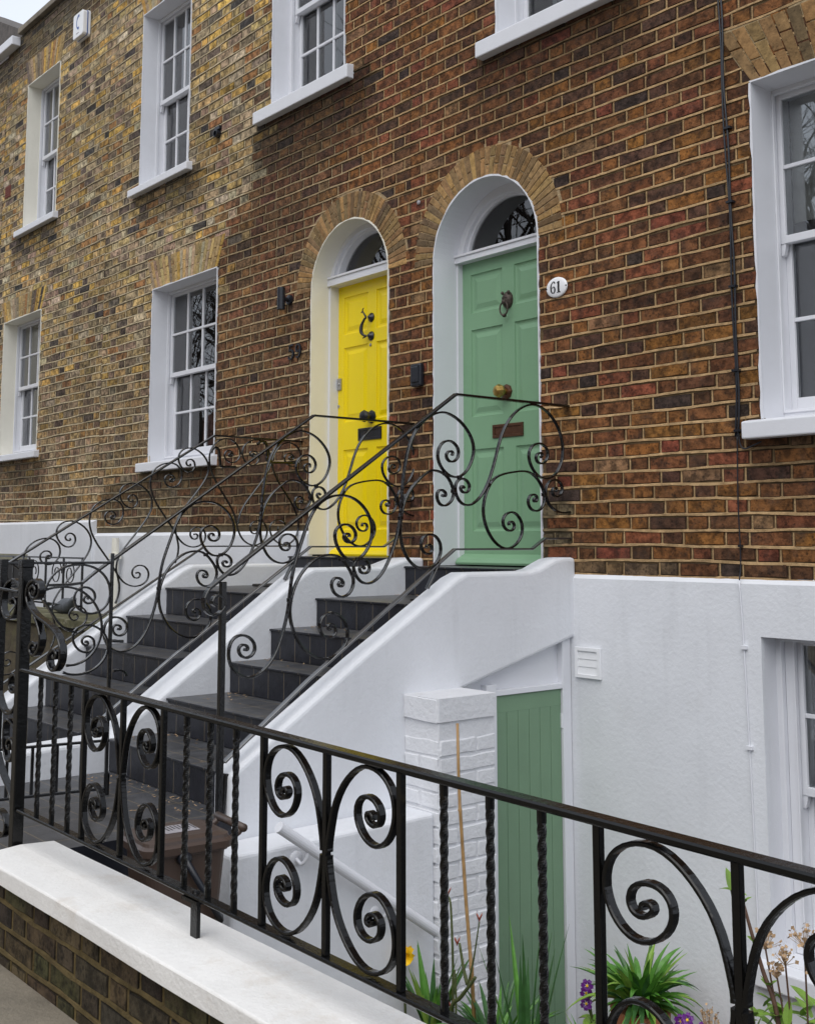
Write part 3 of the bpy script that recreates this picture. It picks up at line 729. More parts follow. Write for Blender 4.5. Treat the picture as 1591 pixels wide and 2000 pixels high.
facet_knob(gdoor,-.070+.02,.245,1.165,.045,M['brass'],M['bronze'],'faceted brass knob')
facet_knob(ydoor,-1.465,.235,1.118,.045,M['plastic'],M['plastic'],'faceted black knob')
# lion head knocker
def lion(parent,x,y,z):
    m=MB(); n=14
    for lat in range(8):
        for lon in range(n):
            q=[]
            for (la,lo) in ((lat,lon),(lat,lon+1),(lat+1,lon+1),(lat+1,lon)):
                th=math.pi/2*la/8; ph=2*math.pi*lo/n
                rr_=.052*math.sin(th)*(1+.16*math.sin(ph*7)*math.sin(th)**2); dep=.038*math.cos(th)+.012*math.exp(-((math.sin(th)*math.sin(ph)+.35)**2)/.05)*math.exp(-(math.sin(th)*math.cos(ph))**2/.08)
                q.append((x+rr_*math.cos(ph)*.9,y-dep,z+rr_*math.sin(ph)*1.15))
            m.face(q)
    for sx in (-1,1):
        m.lathe((x+sx*.028,y-.022,z+.048),(0,-1,0),[(.012,0),(.011,.008),(.004,.012)],8); m.lathe((x+sx*.014,y-.038,z+.012),(0,-1,0),[(.006,0),(.004,.004)],6)
    m.lathe((x,y-.035,z-.016),(0,-1,0),[(.018,0),(.016,.012),(.006,.018)],10)
    k=m.build('lion_knocker',M['knock'],parent,smooth=False); k['label']='dark bronze lion head knocker'
    m=MB(); m.tube([(x+.036*math.sin(a),y-.042,z-.062-.045*math.cos(a)*1.0) for a in [2*math.pi*i/24 for i in range(25)]],.0055,8); m.lathe((x,y-.03,z-.108),(0,-1,0),[(.012,0),(.013,.012),(.006,.024)],10); m.build('knocker_ring',M['knock'],k,smooth=True)
lion(gdoor,-.028,.245,1.775)
# scroll knocker on the yellow door
def scroll_knocker(parent,x,y):
    m=MB()
    m.lathe((x+.012,y,1.878),(0,-1,0),[(.036,0),(.034,.008),(.016,.016),(.012,.03)],20); m.lathe((x+.012,y,1.735),(0,-1,0),[(.036,0),(.034,.008),(.018,.014),(.014,.03)],20)
    pts=crom([(x-.05,y-.05,1.915),(x-.035,y-.05,1.925),(x-.015,y-.052,1.905),(x,y-.045,1.875),(x-.012,y-.05,1.862),(x-.022,y-.05,1.848),(x-.035,y-.052,1.832),(x-.045,y-.055,1.80),(x-.042,y-.055,1.765),(x-.022,y-.05,1.74),(x,y-.04,1.732),(x-.018,y-.05,1.722),(x-.03,y-.05,1.718)],5)
    rr_=[.004+.005*math.sin(math.pi*min(1,i/len(pts))*1.0)+.006*math.exp(-((i/len(pts)-.62)**2)/.012) for i in range(len(pts))]
    m.tube(pts,rr_,8)
    m.tube([(x-.035,y-.05,1.925),(x-.03,y-.05,1.945),(x-.018,y-.05,1.948)],[.005,.004,.003],6)
    k=m.build('scroll_knocker',M['plastic'],parent,smooth=True); k['label']='black scroll shaped knocker with two round roses'
scroll_knocker(ydoor,-1.485,.235)
m=MB(); m.box(-1.895,-1.840,.222,.235,1.36,1.45); m.lathe((-1.868,.222,1.405),(0,-1,0),[(.012,0),(.011,.006)],12); o=m.build('rim_lock',M['steel'],ydoor,bevel=.003)
for (x,z) in ((-1.880,1.232),(-1.482,1.668)):
    m=MB(); m.lathe((x,.235,z),(0,-1,0),[(.013,0),(.012,.004),(.004,.005)],16); m.build('keyhole',M['steel'],ydoor)

# numerals drawn as variable-width strokes
def stroke(mb,pts,ws,T,d=.0015,m=0):
    pp=crom([(*p,0) for p in pts],6) if len(pts)>2 else [Vector((*p,0)) for p in pts]
    n=len(pp); wv=[]
    for i in range(n):
        t=i/(n-1)*(len(ws)-1); k=min(int(t),len(ws)-2); wv.append(lerp(ws[k],ws[k+1],t-k))
    L_=[];R_=[]
    for i in range(n):
        t=(pp[min(i+1,n-1)]-pp[max(0,i-1)]).normalized(); nn=Vector((-t.y,t.x,0)); L_.append(pp[i]+nn*wv[i]/2); R_.append(pp[i]-nn*wv[i]/2)
    for i in range(n-1):
        mb.face([T(L_[i].x,L_[i].y,d),T(R_[i].x,R_[i].y,d),T(R_[i+1].x,R_[i+1].y,d),T(L_[i+1].x,L_[i+1].y,d)],m)
        for S in (L_,R_): mb.face([T(S[i].x,S[i].y,0),T(S[i+1].x,S[i+1].y,0),T(S[i+1].x,S[i+1].y,d),T(S[i].x,S[i].y,d)],m)
# house number 61: domed white oval enamel plate
px,pz=.640,1.708
plate=MB(); n=36; a_,b_=.083,.062
rings=[(1.0,.010),(1.0,.016),(.93,.0195),(.75,.0225),(.4,.0245),(.0,.025)]
vs=[]
for k,(s_,o_) in enumerate(rings):
    for i in range(n): an=2*math.pi*i/n; vs.append((px+a_*s_*math.cos(an),-o_,pz+b_*s_*math.sin(an)))
fs=[(k*n+i,k*n+(i+1)%n,(k+1)*n+(i+1)%n,(k+1)*n+i) for k in range(len(rings)-1) for i in range(n)]
plate.idx(vs,fs); 
pr=empty('number_plate',(px,-.01,pz),'white enamel oval house number plate reading 61','sign')
plate.build('plate',M['whitep'],pr,smooth=True)
def T61(u,v,d): 
    rr_=(u/a_)**2+(v/b_)**2; return (px+u,-.0262+.006*min(1,rr_)-d,pz+v)
dg=MB()
stroke(dg,[(-.006,.024),(-.012,.034),(-.022,.034),(-.034,.020),(-.038,0),(-.035,-.022),(-.026,-.033),(-.013,-.031),(-.005,-.018),(-.008,-.003),(-.018,.004),(-.030,-.004)],[.008,.006,.004,.007,.011,.010,.004,.006,.011,.008,.003,.002],T61)
dg.build('numeral_six',M['ink'],pr); dg=MB()
stroke(dg,[(.024,.033),(.024,0),(.024,-.033)],[.013,.013,.013],T61)
stroke(dg,[(.024,.033),(.016,.026),(.009,.024)],[.006,.004,.002],T61); stroke(dg,[(.010,-.034),(.024,-.034),(.038,-.034)],[.004,.004,.004],T61)
dg.build('numeral_one',M['ink'],pr)
for sx in (-1,1):
    sc=MB(); sc.lathe((px+sx*(a_-.006),-.019,pz),(0,-1,0),[(.005,0),(.004,.003)],8); sc.build('screw',M['irond'],pr)
# house number 59: loose black numerals fixed on the brick
p9=empty('number_plate',(-2.13,-.01,1.67),'black metal house numerals reading 59 fixed to the brick','sign')
def T59(u,v,d): return (-2.13+u,-.012-d*8,1.672+v)
dg=MB()
stroke(dg,[(-.014,.058),(-.072,.054)],[.014,.014],T59); stroke(dg,[(-.066,.056),(-.070,.006)],[.009,.009],T59); stroke(dg,[(-.070,.008),(-.048,.020),(-.022,.006),(-.018,-.022),(-.036,-.050),(-.064,-.052),(-.080,-.036)],[.008,.010,.016,.018,.012,.010,.016],T59)
dg.build('numeral_five',M['plastic'],p9); dg=MB()
stroke(dg,[(.028,-.046),(.050,-.052),(.072,-.030),(.080,.008),(.070,.045),(.045,.052),(.025,.030),(.030,.002),(.052,-.004),(.072,.014)],[.016,.010,.012,.017,.014,.011,.016,.015,.009,.007],T59)
dg.build('numeral_nine',M['plastic'],p9)
# wall lamp left of the yellow door
lp=empty('wall_lamp',(-2.21,-.02,2.1),'black cylindrical up and down wall lamp left of the yellow door','lamp')
m=MB(); m.lathe((-2.21,-.095,2.01),(0,0,1),[(.030,0),(.032,.004),(.032,.176),(.030,.18)],24); m.build('lamp_body',M['plastic'],lp,smooth=False)
m=MB(); m.lathe((-2.21,-.006,2.10),(0,-1,0),[(.04,0),(.04,.02),(.018,.024),(.018,.07)],20); m.build('wall_mount',M['plastic'],lp)
# key safe / intercom between the doors
ks=empty('key_safe',(-.62,-.02,1.3),'black plastic key safe between the two doors','key safe')
m=MB(); m.box(-.683,-.578,-.052,-.008,1.235,1.395); m.build('case',M['plastic'],ks,bevel=.014,seg=3)
m=MB(); m.box(-.668,-.593,-.062,-.050,1.262,1.372); m.build('cover',M['plastic'],ks,bevel=.006)
# alarm box high on the left house
al=empty('alarm_box',(-6.3,-.02,5.9),'white burglar alarm box with a blue mark high on the left house','alarm box')
m=MB(); pol=[(-6.41,6.005),(-6.19,6.005),(-6.17,5.985),(-6.17,5.74),(-6.19,5.72),(-6.41,5.72),(-6.43,5.74),(-6.43,5.985)]
m.prism(pol,'y',-.10,-.045); m.build('cover',M['whitep'],al,bevel=.008)
m=MB(); m.prism([(x*1.0+( .002 if x>-6.51 else -.006),z+(.006 if z>5.9 else -.006)) for x,z in pol],'y',-.045,-.012); m.build('back_plate',M['whitep'],al); m=MB(); m.prism([(x+(.004 if x>-6.3 else -.004),z+(.004 if z>5.86 else -.004)) for x,z in pol],'y',-.048,-.040); m.build('blue_band',M['blue'],al)
m=MB()
def TA(u,v,d): return (-6.30+u*.72,-.1005-d,5.885+v*.72)
stroke(m,[(.05,.10),(.01,.105),(-.035,.06),(-.045,0),(-.03,-.06),(.01,-.09),(.045,-.085)],[.035,.04,.02,.018,.02,.04,.03],TA); m.build('logo_mark',M['blue'],al)
m=MB(); m.box(-6.34,-6.27,-.1015,-.1003,5.762,5.772); m.build('small_print',M['sticker'],al)
# air brick, overflow, stud
m=MB(); m.box(-8.92,-8.74,-.010,.0,3.98,4.13)
for i in range(5): m.box(-8.91,-8.75,-.014,-.010,3.99+i*.028,4.004+i*.028)
m=MB(); m.box(-8.53,-8.36,-.012,.0,4.42,4.57)
for i in range(5): m.box(-8.52,-8.37,-.016,-.012,4.43+i*.028,4.444+i*.028)
tag(m.build('air_brick',material('terracotta_vent',(.17,.045,.03),.8)),'small red terracotta air brick in the far left wall','vent')
m=MB(); m.lathe((-3.37,.0,3.80),(0,-1,0),[(.035,0),(.035,.05),(.026,.052),(.022,.01)],16); m.box(-3.41,-3.33,-.03,-.002,3.84,3.87)
tag(m.build('overflow_pipe',M['plastic']),'short black overflow pipe stub below the upper windows','pipe')
m=MB(); m.lathe((-.64,.0,2.535),(0,-1,0),[(.016,0),(.015,.012),(.006,.016)],12); tag(m.build('wall_stud',M['sticker']),'small pale round wall stud between the two arches','stud')

# cables
ca=empty('cable',(1.72,0,1.5),'pair of black cables clipped down the brick wall left of the large window','cable')
m=MB()
pth=[(1.822,3.6),(1.848,3.07),(1.852,2.6),(1.868,2.0),(1.872,1.5),(1.874,1.0),(1.862,.72)]
m.tube([(x+.004*math.sin(z*9),-.018,z) for x,z in [tuple(p) for p in crom(pth,8)]],.0058,8); m.tube([(x-.014+.004*math.sin(z*7+1),-.018,z) for x,z in [tuple(p) for p in crom(pth,8)]],.0050,8)
m.tube(crom([(1.866,-.018,.74),(1.875,-.02,.68),(1.90,-.02,.655),(1.96,-.02,.672),(1.99,.0,.69)],6),.0042,8)
m.build('twin_cable',M['plastic'],ca,smooth=True)
m=MB(); m.tube(crom([(1.858,-.018,.74),(1.850,-.019,.4),(1.853,-.018,.1),(1.852,-.034,-.005)],8),.0035,8); m.build('lower_cable',M['plastic'],ca,smooth=True)
for z in (2.35,1.95,1.5,1.06,.75): m=MB(); m.box(1.845,1.885,-.032,-.006,z-.006,z+.006); m.build('clip',M['plastic'],ca)
m=MB(); m.box(1.845,1.863,-.028,-.006,.16,.172); m.build('clip',M['plastic'],ca)
wc=empty('cable',(1.86,0,-.6),'thin white cable running down the white plinth wall','cable')
m=MB(); m.tube(crom([(1.852,-.036,-.01),(1.864,-.034,-.32),(1.876,-.034,-.80),(1.885,-.034,-1.3),(1.89,-.034,-1.9)],8),.004,8); m.build('white_cable',M['paint'],wc,smooth=True)
for x,z in ((1.866,-.335),(1.878,-.82)): m=MB(); m.box(x-.014,x+.018,-.046,-.028,z-.009,z+.009); m.build('clip',M['paint'],wc)
# vent on the plinth
v=empty('wall_vent',(.74,-.03,-.5),'white louvred vent cover on the plinth beside the under stair door','vent')
m=MB(); x0,x1,z0,z1=.655,.838,-.577,-.408
m.box(x0,x1,-.062,-.029,z1-.02,z1); m.box(x0,x1,-.062,-.029,z0,z0+.02); m.box(x0,x0+.02,-.062,-.029,z0+.02,z1-.02); m.box(x1-.02,x1,-.062,-.029,z0+.02,z1-.02)
for i in range(3): 
    zz=lerp(z0+.02,z1-.02,(i+.5)/3); m.obox(((x0+x1)/2,-.045,zz),((x1-x0)/2-.02,0,0),(0,.004,.0235),(0,.0012,-.0006))
for o in m.v: pass
mv=MB(); mv.v=[(x+.105,y*.55-.0135,z) for x,y,z in m.v]; mv.f=m.f; mv.m=m.m; mv.c=m.c
mv.build('louvred_cover',M['whitep'],v,bevel=.002)

# ------------------------------------------------------------------ staircases
GY=[(-.17,.026),(-.883,-.160),(-1.2155,-.331),(-1.495,-.507),(-1.892,-.678),(-2.236,-.863)]
YY=[(-.17,.078),(-1.186,-.130),(-1.475,-.310),(-1.766,-.490),(-2.03,-.672),(-2.30,-.853)]
FLOOR=-1.033
def stair(name,x0,x1,steps,label,mats):
    root=empty(name,((x0+x1)/2,-1.2,FLOOR),label,'steps')
    for i,(y,z) in enumerate(steps):
        zb=steps[i+1][1] if i+1<len(steps) else FLOOR
        yb=0.0 if i==0 else steps[i-1][0]
        m=MB(); m.box(x0,x1,y,(0.24 if i==0 else yb),zb-.0,z-.012); m.box(x0,x1,y-.012,(0.24 if i==0 else yb-.0005),z-.012,z)
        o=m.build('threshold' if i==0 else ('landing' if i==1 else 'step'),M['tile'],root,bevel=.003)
    m=MB(); m.box(x0,x1,steps[-1][0]+.02,-.03,-2.6,FLOOR-.006); m.build('stair_base',M['render'],root)
    return root
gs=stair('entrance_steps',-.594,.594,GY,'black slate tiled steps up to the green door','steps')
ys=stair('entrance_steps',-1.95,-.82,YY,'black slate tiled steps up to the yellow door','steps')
def cheek(name,x0,x1,prof,label):
    m=MB(); m.prism(prof,'x',x0,x1); o=m.build(name,M['render'],None,bevel=.022,seg=3); return tag(o,label,'wall')
top=[(-.002,.096),(-.10,.096),(-.17,.088),(-.24,.062),(-.31,.034),(-.38,.022),(-.86,.022),(-.93,-.005),(-1.577,-.385),(-2.06,-.69),(-2.30,-.845)]
cheek('stair_side_wall',.594,.743,top+[(-2.30,-2.6),(-.93,-2.6),(-.93,-.59),(-.002,-.352)],'white rendered side wall of the green door steps, right hand side')
topm=[(-.002,.080),(-.10,.078),(-.17,.070),(-.24,.05),(-.31,.030),(-.38,.022),(-.90,.022),(-.97,-.005),(-1.30,-.235),(-1.98,-.70),(-2.22,-.86),(-3.12,-.90)]
cheek('stair_side_wall',-.82,-.594,topm+[(-3.12,-2.6),(-.002,-2.6)],'white rendered dividing wall between the two flights of steps')
topl=[(-.032,.024),(-.98,.024),(-1.06,-.01),(-1.751,-.445),(-2.122,-.695),(-2.35,-.85),(-3.1,-.9)]
cheek('stair_side_wall',-2.12,-1.95,topl+[(-3.1,-2.6),(-.032,-2.6)],'white rendered wall left of the yellow door steps')
# landing paths
for (x0,x1,lab) in ((-.594,.74,'g'),(-1.95,-.82,'y')):
    m=MB(); m.box(x0,x1,-3.3,-2.2365 if lab=='g' else -2.3005,-2.6,FLOOR); tag(m.build('path',M['tile']),kind='structure')
# doormats, grille
m=MB(); m.box(-1.75,-1.08,-.62,-.27,-.130+.001,-.112); tag(m.build('doormat',M['mat'],None,bevel=.006),'dark bristly doormat on the yellow door landing','doormat')
m=MB(); 
for i in range(12): m.box(.02+i*.035,.04+i*.035,-.62,-.36,-.1595,-.154)
m.box(.0,.45,-.63,-.62,-.1595,-.153); m.box(.0,.45,-.36,-.35,-.1595,-.153); tag(m.build('scraper_mat',M['irond']),'thin dark slatted mat on the green door landing','doormat')

# under-stair side: board, frame and door in plane x=.70
us=empty('under_stair_door',(.70,-.36,-2.5),'dull green boarded door under the green door steps','door')
m=MB(); m.prism([(-.925,-2.6),(-.925,-.60),(-.93,-.5),(-.03,-.3),(-.03,-2.6)],'x',.60,.672); m.build('white_board',M['paint'],us)
m=MB(); m.box(.66,.716,-.10,-.032,-2.5,-.36); m.box(.66,.716,-.70,-.625,-2.5,-.58); m.box(.66,.714,-.625,-.10,-.642,-.612); m.build('frame',M['paint'],us,bevel=.003)
m=MB(); y=-.622
nb=6; wd=(.622-.103)/nb
for i in range(nb): m.box(.668,.700,y+i*wd+.0012,y+(i+1)*wd-.0012,-2.45,-.645)
m.box(.66,.69,y,-.103,-2.45,-.645); m.box(.67,.7008,y,-.103,-.735,-.646); m.box(.67,.7008,y,y+.03,-2.44,-.7355); m.build('boarded_leaf',M['dgreen'],us,bevel=.002)
m=MB(); m.box(.700,.708,-.108,-.098,-.86,-.78); m.tube([(.708,-.103,-.86),(.708,-.103,-.78)],.006,8); m.build('hinge',M['paint'],us)

# white painted brick pillar
pil=empty('brick_pillar',(.87,-1.1,-2.6),'white painted brick pillar beside the under stair door','pillar')
WH=lambda x,z:(.74,.75,.77)
m=MB()
def TP1(u,v,o): return (u,-1.289-o,v)
def TP2(u,v,o): return (.994+o,u,v)
zt=-.572
for i in range(18):
    a=zt-.105-(i)*.083-.083 if i>0 else zt-.115
    b=a+.083-.012 if i>0 else zt
    for TT,u0,u1 in ((TP1,.743,.994),(TP2,-1.289,-.918)):
        if i==0:
            n=3 if TT is TP2 else 1
            for k in range(n): add_brick(m,lerp(u0,u1,k/n)+.004,lerp(u0,u1,(k+1)/n)-.004,a,b,None,TT,out=.014,j=.004)
        else:
            if TT is TP1: br=[(u0,u1-.004)] if i%2 else [(u0,u0+.11),(u0+.122,u1-.004)]
            else: br=[(u0+.004,u0+.235),(u0+.247,u1-.002)] if i%2 else [(u0+.004,u0+.11),(u0+.122,u1-.002)]
            for p,q in br: add_brick(m,p,q,a,b,None,TT,out=.010,j=.004)
m.box(.743,.994,-1.289,-.918,-2.6,zt-.004); m.box(.735,1.006,-1.300,-.912,zt-.11,zt+.002)
m.build('pillar_body',M['wbrick'],pil,bevel=.004)
# low wall / ledge with area handrail
m=MB(); m.prism([(-1.292,-1.108),(-2.42,-1.122),(-2.42,-2.6),(-1.292,-2.6)],'x',.744,.965); tag(m.build('ledge_wall',M['render'],None,bevel=.02,seg=3),'low white ledge wall under the stair wall carrying the sloping handrail','wall')
hr=empty('area_handrail',(1.04,-1.8,-1.3),'white painted sloping wooden handrail on round wall brackets','handrail')
m=MB(); m.tube([(1.045,-2.245,-1.015),(1.045,-1.36,-1.62)],.024,16); m.build('rail',M['paint'],hr,smooth=False)
for y,z in ((-2.10,-1.185),(-1.66,-1.50)):
    m=MB(); m.lathe((.965,y,z),(1,0,0),[(.034,0),(.032,.005),(.012,.009)],20); m.tube(crom([(.97,y,z),(1.01,y,z-.012),(1.04,y+.005,z+.015),(1.045,y+.01,z+.055)],5),.008,8); m.build('bracket',M['paint'],hr,smooth=True)
# area steps (behind the front wall, mostly hidden)
st=empty('area_steps',(1.4,-2.5,-2.6),'painted concrete steps going down to the basement area','steps')
for i in range(7):
    m=MB(); z=-1.33-.18*i; y0=-3.2 if i==0 else -2.55+.24*(i-1); m.box(.966,1.85,y0,-2.55+.24*i,-2.6+.001*i,z); m.build('step',M['stone'],st)

# ------------------------------------------------------------------ front wall with coping
fw_=empty('garden_wall',(3.5,-3.33,-1.3),'low brown brick front wall with thick white painted coping','wall')
m=MB()
def TW(u,v,o): return (u,-3.425-o,v)
def mossb(x,z): return pick(WALLB)
def mossm(x,z): return scl((.115,.085,.038),.8+.4*rnd.random())
brick_field(m,.98,6.4,-1.34,-.995,TW,colf=mossb,mcolf=mossm,seed=5,jit=.004)
m.box(.985,6.4,-3.424,-3.22,-2.6,-.995,1)
m.build('brickwork',[M['brick'],M['mortar']],fw_)
m=MB(); nn=60
def cpt(x,y,z): return (x,y+.0012*math.sin(x*7+z*30),z+.0008*math.sin(x*5+y*20))
xs=[lerp(.955,6.4,(i/nn)) for i in range(nn+1)]
ring=lambda x:[cpt(x,-3.480,-1.002),cpt(x,-3.482,-.947),cpt(x,-3.478,-.941),cpt(x,-3.33,-.930),cpt(x,-3.2,-.936),cpt(x,-3.187,-.945),cpt(x,-3.185,-1.0)]
vs=[]; 
for x in xs: vs+=ring(x)
n=7; fs=[(i*n+k,i*n+(k+1)%n,(i+1)*n+(k+1)%n,(i+1)*n+k) for i in range(nn) for k in range(n)]; fs.append(tuple(range(n))[::-1]); fs.append(tuple(range(nn*n,nn*n+n)))
m.idx(vs,[f[::-1] for f in fs]); m.build('coping',M['coping'],fw_,bevel=.0025)

